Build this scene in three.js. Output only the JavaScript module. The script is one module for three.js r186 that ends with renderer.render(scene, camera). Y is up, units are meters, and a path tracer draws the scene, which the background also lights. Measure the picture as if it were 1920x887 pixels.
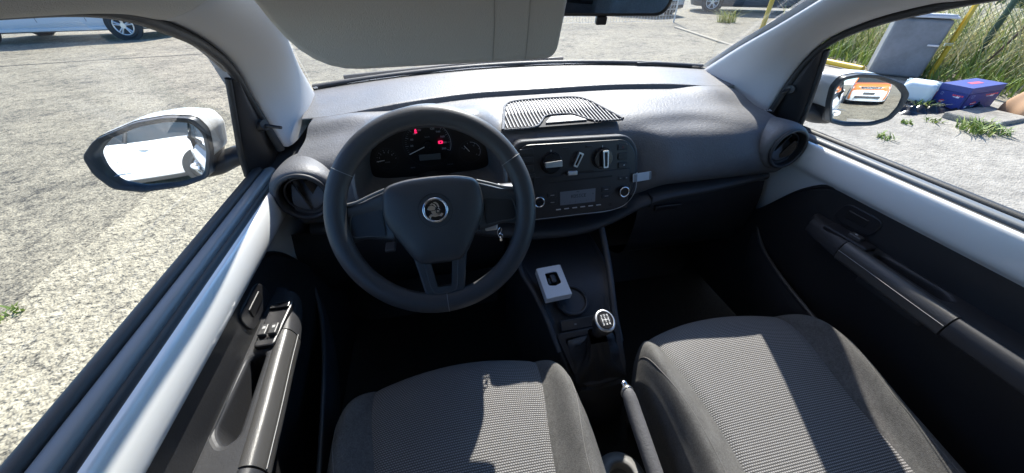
import * as THREE from 'three';
import { Sky } from 'three/addons/objects/Sky.js';
import { RoundedBoxGeometry } from 'three/addons/geometries/RoundedBoxGeometry.js';
import { TextGeometry } from 'three/addons/geometries/TextGeometry.js';
import { FontLoader } from 'three/addons/loaders/FontLoader.js';
import { mergeGeometries, mergeVertices, toCreasedNormals } from 'three/addons/utils/BufferGeometryUtils.js';

// ───────── camera, sky, sun, exposure ─────────
const scene = new THREE.Scene();
const D2R = Math.PI / 180;
const camera = new THREE.PerspectiveCamera(66.99, 1920 / 887, 0.02, 400);
camera.rotation.order = 'YXZ';
camera.position.set(-0.303, 1.32, 0);
camera.rotation.set(-36.5 * D2R, -11.6 * D2R, -0.3 * D2R);
scene.add(camera);

const sunDir = new THREE.Vector3(0.345, 1, -0.97).normalize();
const sky = new Sky();
sky.name = 'sky';
sky.userData = { kind: 'structure' };
sky.scale.setScalar(300);
const su = sky.material.uniforms;
su.turbidity.value = 3; su.rayleigh.value = 1.2; su.mieCoefficient.value = 0.004; su.mieDirectionalG.value = 0.8;
su.sunPosition.value.copy(sunDir);
scene.add(sky);
scene.environmentIntensity = 0.16;
const sun = new THREE.DirectionalLight(0xfff7ec, 4.4);
sun.position.copy(sunDir).multiplyScalar(30);
sun.castShadow = true;
sun.shadow.mapSize.set(4096, 4096);
Object.assign(sun.shadow.camera, { left: -16, right: 16, top: 16, bottom: -16, near: 1, far: 70 });
scene.add(sun);
const renderer = new THREE.WebGLRenderer({ antialias: true });
renderer.toneMapping = THREE.LinearToneMapping;
renderer.toneMappingExposure = 2.75;
renderer.shadowMap.enabled = true;
renderer.setSize(1024, 473);

// ───────── helpers ─────────
let seed = 7;
const rnd = () => { seed = (seed * 1664525 + 1013904223) >>> 0; return seed / 4294967296; };
const V = (x, y, z) => new THREE.Vector3(x, y, z);
const lerp = (a, b, t) => a + (b - a) * t;
const sst = (a, b, x) => { const t = Math.min(1, Math.max(0, (x - a) / (b - a))); return t * t * (3 - 2 * t); };
const taken = {};
function numbered(n) { const k = taken[n] = (taken[n] ?? -1) + 1; return k ? n + '_' + String(k).padStart(3, '0') : n; }
function norm(g) {           // non-indexed, only position / normal / uv
  let h = g.index ? g.toNonIndexed() : g;
  if (!h.attributes.normal) h.computeVertexNormals();
  if (!h.attributes.uv) boxUV(h);
  for (const k of Object.keys(h.attributes)) if (!['position', 'normal', 'uv', 'color'].includes(k)) h.deleteAttribute(k);
  h.morphAttributes = {}; h.clearGroups?.();
  return h;
}
function boxUV(g) {          // uv in metres from the dominant axis of every triangle
  const p = g.attributes.position, n = p.count, uv = new Float32Array(n * 2), a = V(), b = V(), c = V();
  for (let i = 0; i < n; i += 3) {
    a.fromBufferAttribute(p, i); b.fromBufferAttribute(p, i + 1); c.fromBufferAttribute(p, i + 2);
    const q = b.clone().sub(a).cross(c.clone().sub(a)); const ax = Math.abs(q.x), ay = Math.abs(q.y), az = Math.abs(q.z);
    [a, b, c].forEach((v, k) => {
      const [s, t] = ay >= ax && ay >= az ? [v.x, v.z] : ax >= az ? [v.z, v.y] : [v.x, v.y];
      uv[(i + k) * 2] = s; uv[(i + k) * 2 + 1] = t;
    });
  }
  g.setAttribute('uv', new THREE.BufferAttribute(uv, 2));
  return g;
}
const metric = (g) => { const h = g.index ? g.toNonIndexed() : g; return boxUV(h); };
function obj(name, geos, m, parent = scene) {
  const list = (Array.isArray(geos) ? geos : [geos]).map(norm);
  const g = list.length > 1 ? mergeGeometries(list) : list[0];
  const o = new THREE.Mesh(g, m);
  o.name = parent === scene ? numbered(name) : name;
  o.castShadow = o.receiveShadow = true;
  parent.add(o);
  return o;
}
function thing(name, label, category, pos = [0, 0, 0], turn = 0, group) {
  const o = new THREE.Group(); o.name = numbered(name); o.position.set(...pos); o.rotation.y = turn;
  o.userData = { label, category }; if (group) o.userData.group = group;
  scene.add(o); return o;
}
function tag(o, label, category, group) { o.userData.label = label; o.userData.category = category; if (group) o.userData.group = group; return o; }
const struct = (name, g, m) => { const o = obj(name, g, m); o.userData.kind = 'structure'; return o; };
function curve(pts, n, closed = false) {
  return new THREE.CatmullRomCurve3(pts.map((p) => (p.isVector3 ? p : V(...p))), closed, 'centripetal').getPoints(n);
}
function grid(rows, closeU = false) {      // rows of points -> sheet, uv in metres
  if (closeU) rows = rows.map((r) => [...r, r[0]]);
  const nv = rows.length, nu = rows[0].length, pos = [], uv = [], idx = [];
  let vv = 0;
  rows.forEach((r, j) => {
    if (j) { let s = 0; for (let i = 0; i < nu; i += Math.max(1, nu >> 2)) s = Math.max(s, r[i].distanceTo(rows[j - 1][i])); vv += s; }
    let uu = 0;
    r.forEach((p, i) => { if (i) uu += p.distanceTo(r[i - 1]); pos.push(p.x, p.y, p.z); uv.push(uu, vv); });
  });
  for (let j = 0; j < nv - 1; j++) for (let i = 0; i < nu - 1; i++) { const a = j * nu + i, b = a + 1, c = a + nu, d = c + 1; idx.push(a, b, d, a, d, c); }
  const g = new THREE.BufferGeometry();
  g.setAttribute('position', new THREE.Float32BufferAttribute(pos, 3));
  g.setAttribute('uv', new THREE.Float32BufferAttribute(uv, 2));
  g.setIndex(idx); g.computeVertexNormals();
  if (closeU) {                             // weld the normals of the seam
    const n = g.attributes.normal;
    for (let j = 0; j < nv; j++) { const a = j * nu, b = a + nu - 1, q = V().fromBufferAttribute(n, a).add(V().fromBufferAttribute(n, b)).normalize(); n.setXYZ(a, q.x, q.y, q.z); n.setXYZ(b, q.x, q.y, q.z); }
  }
  return g;
}
function loft(rings, { nu = 24, nv = 24, closed = false, caps = false } = {}) {
  const r1 = rings.map((r) => { const c = curve(r, nu, closed); if (closed) c.pop(); return c; });
  const cols = r1[0].map((_, i) => curve(r1.map((r) => r[i]), nv));
  const rows = Array.from({ length: nv + 1 }, (_, j) => cols.map((c) => c[j]));
  const g = grid(rows, closed);
  if (!caps) return g;
  const fan = (r) => { const c = r.reduce((a, b) => a.clone().add(b)).multiplyScalar(1 / r.length); return grid([r, r.map(() => c)], true); };
  return mergeGeometries([g, fan(rows[0]), fan(rows[nv])].map(norm));
}
const tube = (pts, r, n = 40, rs = 8, closed = false) => new THREE.TubeGeometry(new THREE.CatmullRomCurve3(pts.map((p) => V(...p)), closed, 'centripetal'), n, r, rs, closed);
function bar(a, b, r, rs = 8, r2 = r) {
  const A = V(...a), B = V(...b), g = new THREE.CylinderGeometry(r2, r, A.distanceTo(B), rs);
  g.applyQuaternion(new THREE.Quaternion().setFromUnitVectors(V(0, 1, 0), B.clone().sub(A).normalize()));
  return g.translate(...A.add(B).multiplyScalar(0.5).toArray());
}
const rbox = (w, h, d, x = 0, y = 0, z = 0, r = 0.003, s = 2) => metric(new RoundedBoxGeometry(w, h, d, s, Math.min(r, w / 2.05, h / 2.05, d / 2.05)).translate(x, y, z));
function rpoly(pts, r) {                     // polygon with rounded corners -> Path points
  const out = [], n = pts.length;
  pts.forEach((p, i) => {
    const a = pts[(i + n - 1) % n], b = pts[(i + 1) % n], P = new THREE.Vector2(...p), A = new THREE.Vector2(...a).sub(P), B = new THREE.Vector2(...b).sub(P);
    const q = Math.min(p[2] ?? r, A.length() * 0.48, B.length() * 0.48), s = P.clone().add(A.setLength(q)), e = P.clone().add(B.setLength(q));
    for (let k = 0; k <= 6; k++) { const t = k / 6; out.push(new THREE.Vector2((1 - t) ** 2 * s.x + 2 * t * (1 - t) * P.x + t * t * e.x, (1 - t) ** 2 * s.y + 2 * t * (1 - t) * P.y + t * t * e.y)); }
  });
  return out;
}
function slab(pts, depth, { r = 0, bevel = 0, holes = [], smooth = false, seg = 2 } = {}) {
  const sh = new THREE.Shape(smooth ? curve(pts.map((p) => V(p[0], p[1], 0)), 64, true).slice(0, -1).map((p) => new THREE.Vector2(p.x, p.y)) : rpoly(pts, r));
  for (const h of holes) sh.holes.push(new THREE.Path(rpoly(h, r)));
  return new THREE.ExtrudeGeometry(sh, { depth: depth - bevel * 2, bevelEnabled: bevel > 0, bevelThickness: bevel, bevelSize: bevel, bevelOffset: -bevel, bevelSegments: seg, curveSegments: 12 }).translate(0, 0, bevel);
}
const frame = (o, x, y) => { const X = V(...x).normalize(), Y = V(...y), Z = X.clone().cross(Y).normalize(); Y.copy(Z).cross(X); return new THREE.Matrix4().makeBasis(X, Y, Z).setPosition(V(...o)); };
const put = (g, m) => g.applyMatrix4(m);
function mirrored(g, s) {                    // geometry built for the right-hand side, mirrored for the left
  if (s > 0) return g;
  g = g.index ? g.toNonIndexed() : g; g.scale(-1, 1, 1);
  for (const a of Object.values(g.attributes)) { const k = a.itemSize, q = a.array; for (let i = 0; i < a.count; i += 3) for (let c = 0; c < k; c++) { const t = q[(i + 1) * k + c]; q[(i + 1) * k + c] = q[(i + 2) * k + c]; q[(i + 2) * k + c] = t; } }
  return g;
}

// ───────── textures ─────────
function tileNoise(n, cells, sd) {           // tileable value noise, n x n
  let s = sd; const R = () => { s = (s * 1664525 + 1013904223) >>> 0; return s / 4294967296; };
  const g = Float32Array.from({ length: cells * cells }, R), o = new Float32Array(n * n);
  for (let y = 0; y < n; y++) for (let x = 0; x < n; x++) {
    const u = x / n * cells, v = y / n * cells, i = u | 0, j = v | 0, a = u - i, b = v - j, p = a * a * (3 - 2 * a), q = b * b * (3 - 2 * b);
    const G = (k, l) => g[(l % cells) * cells + (k % cells)];
    o[y * n + x] = lerp(lerp(G(i, j), G(i + 1, j), p), lerp(G(i, j + 1), G(i + 1, j + 1), p), q);
  }
  return o;
}
function tex(n, fn, size, srgb = true) {     // fn(i, x, y) -> [r,g,b] 0..1 (as seen) or a number
  const d = new Uint8Array(n * n * 4);
  for (let y = 0; y < n; y++) for (let x = 0; x < n; x++) {
    const i = y * n + x, c = fn(i, x, y), k = i * 4, a = Array.isArray(c) ? c : [c, c, c];
    for (let q = 0; q < 3; q++) d[k + q] = Math.max(0, Math.min(255, a[q] * 255)); d[k + 3] = 255;
  }
  const t = new THREE.DataTexture(d, n, n); t.wrapS = t.wrapT = THREE.RepeatWrapping; t.magFilter = THREE.LinearFilter; t.minFilter = THREE.LinearMipmapLinearFilter; t.generateMipmaps = true;
  if (srgb) t.colorSpace = THREE.SRGBColorSpace;
  t.repeat.set(1 / size, 1 / size); t.needsUpdate = true; return t;
}
const s2 = (v) => Math.pow(Math.max(0, v), 1 / 2.2);    // linear -> display for colour maps
function mat(c, rough = 0.6, o = {}) {
  const m = new THREE.MeshPhysicalMaterial({ roughness: rough, side: THREE.DoubleSide, ...o });
  Array.isArray(c) ? m.color.setRGB(...c) : m.color.setRGB(c, c, c); return m;
}
// leather-like grain of moulded plastic
const gn1 = tileNoise(512, 96, 3), gn2 = tileNoise(512, 40, 5), gn3 = tileNoise(512, 220, 9);
const grainBump = tex(512, (i) => { const a = Math.abs(gn1[i] - 0.5) * 2, b = Math.abs(gn2[i] - 0.5) * 2; return 0.25 + 0.5 * Math.min(a * 1.8, 1) + 0.2 * Math.min(b * 2, 1) + 0.1 * gn3[i]; }, 0.30, false);
const fineBump = tex(512, (i) => 0.5 * gn3[i] + 0.3 * gn1[i], 0.1, false);
const mottle = (() => { const a = tileNoise(512, 6, 21), b = tileNoise(512, 30, 22), c = tileNoise(512, 200, 23); return (i) => a[i] * 0.5 + b[i] * 0.25 + c[i] * 0.25; })();
const wearRough = tex(512, (i) => 0.86 + 0.28 * (mottle(i) - 0.5), 0.35, false);
const dust = tex(512, (i) => { const k = 0.93 + 0.14 * (mottle(i) - 0.5); return [k, k, k * 0.995]; }, 0.4);
const M = {};
M.dash = mat([0.125, 0.126, 0.134], 0.62, { bumpMap: grainBump, bumpScale: 0.0005, roughnessMap: wearRough, map: dust });
M.black = mat([0.019, 0.0195, 0.022], 0.58, { bumpMap: grainBump, bumpScale: 0.0001, roughnessMap: wearRough });
M.blackSoft = mat([0.03, 0.031, 0.035], 0.62, { bumpMap: grainBump, bumpScale: 0.0001, roughnessMap: wearRough });
M.smooth = mat([0.02, 0.02, 0.023], 0.38);
M.gloss = mat([0.012, 0.012, 0.014], 0.18);
M.void = mat(0.02, 0.8);
M.rubber = mat([0.028, 0.03, 0.032], 0.55, { bumpMap: fineBump, bumpScale: 0.0002 });
M.seal = mat([0.17, 0.185, 0.195], 0.45);
M.rim = mat([0.046, 0.047, 0.051], 0.55, { bumpMap: grainBump, bumpScale: 0.0001, roughnessMap: wearRough });
M.paint = mat([0.72, 0.735, 0.74], 0.32, { clearcoat: 0.7, clearcoatRoughness: 0.06 });
M.trim = mat([0.48, 0.48, 0.485], 0.62, { bumpMap: fineBump, bumpScale: 0.0002 });
M.fabricRoof = mat([0.52, 0.505, 0.48], 0.95, { bumpMap: fineBump, bumpScale: 0.0008 });
M.visor = mat([0.52, 0.51, 0.49], 0.9, { bumpMap: fineBump, bumpScale: 0.0006 });
M.chrome = mat([0.78, 0.78, 0.79], 0.14, { metalness: 1 });
M.satin = mat([0.62, 0.63, 0.64], 0.34, { metalness: 1 });
M.glass = mat([0.965, 0.985, 0.975], 0.0, { transmission: 1, thickness: 0, ior: 1.5 });
M.tint = mat([0.03, 0.035, 0.035], 0.04);
M.mirror = mat([0.88, 0.9, 0.9], 0.015, { metalness: 1 });
M.card = mat([0.74, 0.745, 0.76], 0.7);
// seat cloth: rows of small raised knots on the centre panel, plain felt on the bolsters
const fb = tileNoise(512, 128, 31);
const knot = (x, y) => { const row = Math.floor(y / 16), sx = (x + (row % 2) * 8) % 16, sy = y % 16; const dx = (sx - 8) / 8, dy = (sy - 8) / 7; return Math.max(0, 1 - dx * dx * 0.8 - dy * dy); };
M.weave = mat(1.0, 0.95, { map: tex(512, (i, x, y) => { const k = knot(x, y), v = 0.055 + 0.215 * k + 0.03 * (fb[i] - 0.5); return [s2(v), s2(v * 0.985), s2(v * 0.985)]; }, 0.145), bumpMap: tex(512, (i, x, y) => 0.2 + 0.7 * knot(x, y) + 0.1 * fb[i], 0.145, false), bumpScale: 0.0012, sheen: 0.3, sheenRoughness: 0.6 });
M.felt = mat(1, 0.97, { map: tex(512, (i) => { const v = 0.092 + 0.05 * (mottle(i) - 0.5) + 0.05 * (fb[i] - 0.5); return [s2(v), s2(v * 0.985), s2(v * 0.96)]; }, 0.2), bumpMap: fineBump, bumpScale: 0.0007, sheen: 0.3, sheenRoughness: 0.6 });
M.carpet = mat(1, 1, { map: tex(512, (i) => { const v = 0.03 + 0.05 * (gn3[i] - 0.5) + 0.02 * fb[i]; return s2(v); }, 0.18), bumpMap: tex(512, (i) => gn3[i], 0.12, false), bumpScale: 0.004 });

// ───────── ground ─────────
const an = { a: tileNoise(1024, 8, 41), b: tileNoise(1024, 32, 42), c: tileNoise(1024, 120, 43), d: tileNoise(1024, 330, 44), e: tileNoise(1024, 512, 45) };
const asphaltMap = tex(1024, (i) => { let v = 0.158 + 0.06 * (an.a[i] - 0.5) + 0.07 * (an.b[i] - 0.5) + 0.10 * (an.c[i] - 0.5) + 0.12 * (an.d[i] - 0.5) + 0.1 * (an.e[i] - 0.5); if (an.d[i] < 0.2) v *= 0.5; if (an.e[i] > 0.86) v *= 1.35; if (an.c[i] * an.b[i] < 0.06) v *= 0.7; return [s2(v * 1.11), s2(v * 1.0), s2(v * 0.715)]; }, 3.1);
const asphaltBump = tex(1024, (i) => 0.5 * an.d[i] + 0.3 * an.c[i] + 0.2 * an.e[i], 2.3, false);
M.asphalt = mat(1, 0.93, { map: asphaltMap, bumpMap: asphaltBump, bumpScale: 0.008 });
const concMap = tex(1024, (i) => { let v = 0.255 + 0.08 * (an.b[i] - 0.5) + 0.16 * (an.c[i] - 0.5) + 0.16 * (an.d[i] - 0.5); if (an.c[i] < 0.2 && an.d[i] < 0.5) v *= 0.5; return [s2(v * 1.11), s2(v * 1.0), s2(v * 0.715)]; }, 2.2);
M.concrete = mat(1, 0.95, { map: concMap, bumpMap: tex(1024, (i) => 0.6 * an.c[i] + 0.4 * an.d[i], 1.9, false), bumpScale: 0.011 });
const slabMap = tex(1024, (i) => { const v = 0.235 + 0.09 * (an.a[i] - 0.5) + 0.08 * (an.b[i] - 0.5) + 0.08 * (an.c[i] - 0.5) + 0.05 * (an.e[i] - 0.5); return [s2(v * 1.05), s2(v * 0.99), s2(v * 0.86)]; }, 4.3);
M.oldConcrete = mat(1, 0.95, { map: slabMap, bumpMap: asphaltBump, bumpScale: 0.008 });
const rise = (x, z) => 0.25 * sst(2.0, 4.6, x) * (1 - sst(-5.2, -8, z));
{
  const rows = []; const zs = [], xs = [];
  for (let z = -90; z <= 60;) { zs.push(z); z += z > -14 && z < 8 ? 0.5 : 4; }
  for (let x = -80; x <= 80;) { xs.push(x); x += x > -8 && x < 10 ? 0.4 : 4; }
  for (const z of zs) rows.push(xs.map((x) => V(x, rise(x, z), z)));
  struct('yard_asphalt', metric(grid(rows)), M.asphalt);
  // coarse concrete apron the car stands beside, its edge a little broken
  const edge = []; for (let z = -6.2; z <= 9; z += 0.12) edge.push(V(-2.46 + 0.05 * (an.b[((z * 40 + 900) | 0) * 37 % 900000] - 0.5), 0.012, z));
  const inner = edge.map((p) => V(-0.55, 0.012, p.z)), low = edge.map((p) => V(p.x - 0.015, -0.01, p.z));
  struct('concrete_apron', [metric(grid([inner, edge])), metric(grid([edge, low]))], M.concrete);
  const r2 = []; for (let z = -4.4; z <= 4; z += 0.3) { const r = []; for (let x = 1.15; x <= 5.2; x += 0.27) r.push(V(x, rise(x, z) + 0.006, z)); r2.push(r); }
  struct('concrete_yard', metric(grid(r2)), M.oldConcrete);
  struct('kerb', [metric(new RoundedBoxGeometry(0.10, 0.14, 4.2, 2, 0.02).rotateY(-0.20).translate(6.38, -0.035, -8.7))], mat([0.30, 0.27, 0.21], 0.9, { bumpMap: asphaltBump, bumpScale: 0.01 }));
  // tar joint running across the yard on the left
  struct('tar_joint', grid([[-16, -8.05], [-12, -8.4], [-7.85, -8.66], [-6.4, -8.98], [-4.9, -9.2], [-2, -9.4]].map(([x, z]) => [V(x, 0.004, z - 0.025), V(x, 0.004, z + 0.025)])), mat([0.05, 0.05, 0.045], 0.9));
}

// ───────── body of the car ─────────
const car = thing('hatchback_car', 'white small hatchback seen from inside, with pale pillars, grey headliner and closed doors', 'car');
const I = [[.665, 1.02, -1.245], [.622, 1.13, -1.05], [.582, 1.20, -.905], [.545, 1.267, -.773], [.525, 1.33, -.665], [.510, 1.378, -.56], [.50, 1.40, -.38], [.485, 1.405, .2], [.47, 1.40, 1.2]];
const O = [[.668, .985, -.912], [.676, 1.10, -.885], [.662, 1.176, -.828], [.641, 1.230, -.730], [.618, 1.270, -.608], [.603, 1.287, -.50], [.592, 1.296, -.33], [.585, 1.305, .2], [.56, 1.30, 1.2]];
const wsBase = (x) => V(x, 1.06 - 0.022 * (x / .66) ** 2, -1.31 + 0.075 * (x / .66) ** 2);
const wsTop = (x) => V(x * .525 / .66, 1.405 - 0.022 * (x / .66) ** 2, -0.63 + 0.06 * (x / .66) ** 2);
function pillarRing(i) {
  const a = V(...I[i]), o = V(...O[i]), m = a.clone().add(o).multiplyScalar(.5), w = a.distanceTo(o);
  const inw = V(-.8, -.35, .35).normalize(), bulge = Math.min(.024, w * .2);
  const p1 = a.clone().lerp(o, .25).addScaledVector(inw, bulge * .8), p2 = a.clone().lerp(o, .62).addScaledVector(inw, bulge * .95);
  const out = V(.8, .45, -.35).normalize();
  return [a, p1, p2, o, o.clone().addScaledVector(out, .03), a.clone().lerp(o, .5).addScaledVector(out, .055), a.clone().addScaledVector(out, .02)];
}
for (const s of [-1, 1]) {
  const side = s < 0 ? 'left' : 'right';
  obj('pillar_trim', mirrored(loft([0, 1, 2, 3, 4, 4.6].map((k) => { if (k % 1 === 0) return pillarRing(k); const a = pillarRing(4), b = pillarRing(5); return a.map((p, j) => p.lerp(b[j], .35)); }), { nu: 36, nv: 44, closed: true }), s), M.trim, car).userData.label = 'pale grey plastic windscreen pillar trim';
  obj('roof_rail_lining', mirrored(loft([4.6, 5, 6, 7, 8].map((k) => { if (k % 1 === 0) return pillarRing(k); const a = pillarRing(4), b = pillarRing(5); return a.map((p, j) => p.lerp(b[j], .355)); }), { nu: 36, nv: 44, closed: true }), s), M.fabricRoof, car);
  obj('door_seal', mirrored(tube(O.map(([x, y, z]) => { const k = sst(-.62, -.45, z); return [x + .012, y - .004 + .012 * k, z + .004]; }), .009, 90, 8), s), M.rubber, car);
  // outside of the A-pillar
  obj('pillar_panel', mirrored(loft(I.slice(0, 6).map(([x, y, z], k) => [[x + .012, y + .012, z - .03], [x + .05, y + .02, z + .03], [O[k][0] + .06, O[k][1] + .04, O[k][2] - .02]]), { nu: 8, nv: 24 }), s), M.paint, car);
  obj('pillar_post', mirrored(loft([[.36, 1.29], [.40, 1.1], [.42, .9], [.42, .3]].map(([z, y]) => { const x = y > 1 ? lerp(.655, .575, (y - 1) / .29) : .66; return [[x, y, z], [x - .02, y, z + .05], [x, y, z + .12], [x + .05, y, z + .12], [x + .05, y, z]]; }), { nu: 24, nv: 16, closed: true }), s), M.trim, car);
  obj('quarter_panel', mirrored(grid([.955, .8, .6, .4, .28].map((y) => [.42, .7, 1.0, 1.3, 1.5, 1.62].map((z) => V(lerp(.77, .8, Math.sin((.955 - y) / .67 * 3)) - .1 * sst(1.1, 1.7, z), y, z)))), s), M.paint, car);
  obj('quarter_lining', mirrored(grid([.955, .7, .28].map((y) => [.45, 1.0, 1.6].map((z) => V(.68, y, z)))), s), M.blackSoft, car);
  obj('quarter_window', mirrored(grid([[.955, .735], [1.1, .69], [1.29, .60]].map(([y, x]) => [.47, .8, 1.15].map((z) => V(x, y, z)))), s), M.glass, car);
  obj('rear_pillar', mirrored(grid([[.955, .75], [1.1, .70], [1.31, .58]].map(([y, x]) => [V(x, y, 1.1), V(x - .03, y, 1.35), V(x - .12, y, 1.6 - (y - .95) * .5)])), s), M.paint, car);
  obj('sill_panel', mirrored(grid([[.78, .30], [.74, .22], [.5, .2]].map(([x, y]) => [-1.0, 0, 1.2].map((z) => V(x, y, z)))), s), M.paint, car);
  obj('front_wing', mirrored(grid([-.94, -1.2, -1.5, -1.8].map((z) => [[.60, .98], [.70, .95], [.77, .86], [.80, .7], [.79, .5], [.76, .3]].map(([x, y]) => V(x - .12 * sst(-1.5, -1.85, z), y - .16 * sst(-1.0, -1.9, z), z)))), s), M.paint, car);
  obj('kick_panel', mirrored(grid([[-1.3, .72], [-.925, .735]].map(([z, x]) => [.2, .5, .9, 1.03].map((y) => V(x - (y > 1 ? .03 : 0), y, z)))), s), M.black, car);
  obj('dash_end_filler', mirrored(grid([[-1.24, 1.0], [-1.05, .985], [-.93, .965], [-.82, .93]].map(([z, y]) => [V(.60, y - .012, z), V(.68, y, z), V(.745, y - .01, z)])), s), M.blackSoft, car);
  for (const z of [-1.42, 1.0]) {
    const w = obj('wheel', [new THREE.TorusGeometry(.225, .065, 12, 32).rotateY(Math.PI / 2).scale(1.3, 1, 1).translate(s * .70, .29, z)], M.rubber, car);
    obj('rim', new THREE.CylinderGeometry(.2, .2, .1, 28).rotateZ(Math.PI / 2).translate(s * .72, .29, z), M.satin, w);
  }
}
obj('windscreen', grid(Array.from({ length: 9 }, (_, j) => Array.from({ length: 17 }, (_, i) => { const x = -.66 + 1.32 * i / 16, t = j / 8; return wsBase(x).lerp(wsTop(x), t).add(V(0, .014 * Math.sin(t * Math.PI), -.012 * Math.sin(t * Math.PI))); }))), M.glass, car);
obj('windscreen_seal', [tube(Array.from({ length: 15 }, (_, i) => { const p = wsBase(-.665 + 1.33 * i / 14); return [p.x, p.y + .002, p.z - .012]; }), .009, 60, 8)], M.rubber, car);
obj('headliner', loft([-.6, -.4, 0, .6, 1.25].map((z) => [[-.51, 1.395, z + .03], [-.35, 1.412, z], [0, 1.418, z - .02], [.35, 1.412, z], [.51, 1.395, z + .03]]), { nu: 24, nv: 24 }), M.fabricRoof, car);
obj('roof_panel', loft([-.66, -.4, 0, .6, 1.4].map((z) => [[-.60, 1.38, z + .06], [-.5, 1.435, z + .03], [0, 1.47, z], [.5, 1.435, z + .03], [.60, 1.38, z + .06]]), { nu: 24, nv: 24 }), M.paint, car);
obj('bonnet', loft([[-1.33, 1.0], [-1.5, .95], [-1.75, .87], [-1.95, .72], [-1.98, .55]].map(([z, y]) => [-.62, -.3, 0, .3, .62].map((x) => [x, y - .05 * (x / .6) ** 2, z + .1 * (x / .6) ** 2])), { nu: 20, nv: 20 }), M.paint, car);
obj('cowl', grid([[-1.33, 1.035], [-1.36, 1.0], [-1.2, .95]].map(([z, y]) => [-.66, -.33, 0, .33, .66].map((x) => V(x, y - .02 * (x / .66) ** 2, z + .07 * (x / .66) ** 2)))), M.rubber, car);
obj('bulkhead', grid([[-1.2, .95], [-1.2, .4], [-1.0, .25]].map(([z, y]) => [V(-.74, y, z), V(.74, y, z)])), M.black, car);
obj('floor_carpet', grid([[-1.2, .3], [-1.0, .25], [-.3, .25], [.6, .28], [1.6, .35]].map(([z, y]) => [V(-.74, y + .02, z), V(-.64, y, z), V(-.16, y, z), V(-.10, y + .11, z), V(.10, y + .11, z), V(.16, y, z), V(.64, y, z), V(.74, y + .02, z)])), M.carpet, car);
obj('tailgate', [grid([[1.6, .3], [1.66, .6], [1.62, .95]].map(([z, y]) => [V(-.75, y, z - .05), V(0, y, z), V(.75, y, z - .05)])), grid([[1.35, 1.3], [1.2, 1.42]].map(([z, y]) => [V(-.6, y, z), V(.6, y, z)]))], M.paint, car);
obj('rear_window', grid([[1.6, .95], [1.35, 1.3]].map(([z, y]) => [V(-.62, y, z), V(0, y, z + .03), V(.62, y, z)])), M.tint, car);
{ // wiper resting along the foot of the windscreen
  const w = obj('wiper', [bar([-.58, 1.052, -1.30], [-.2, 1.066, -1.335], .008), bar([-.2, 1.066, -1.335], [.16, 1.072, -1.335], .006)], M.rubber, car);
  obj('wiper_link', rbox(.10, .016, .02, .47, 1.050, -1.285, .004), M.rubber, w);
}
// rear bench
{
  const b = thing('rear_bench', 'dark cloth rear bench behind the front seats', 'bench', [0, .3, .75]);
  obj('bench_cushion', rbox(1.2, .25, .5, 0, .1, .1, .06, 4), M.felt, b);
  obj('bench_back', rbox(1.2, .6, .16, 0, .45, .42, .06, 4).rotateX(-.12), M.felt, b);
}

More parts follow.
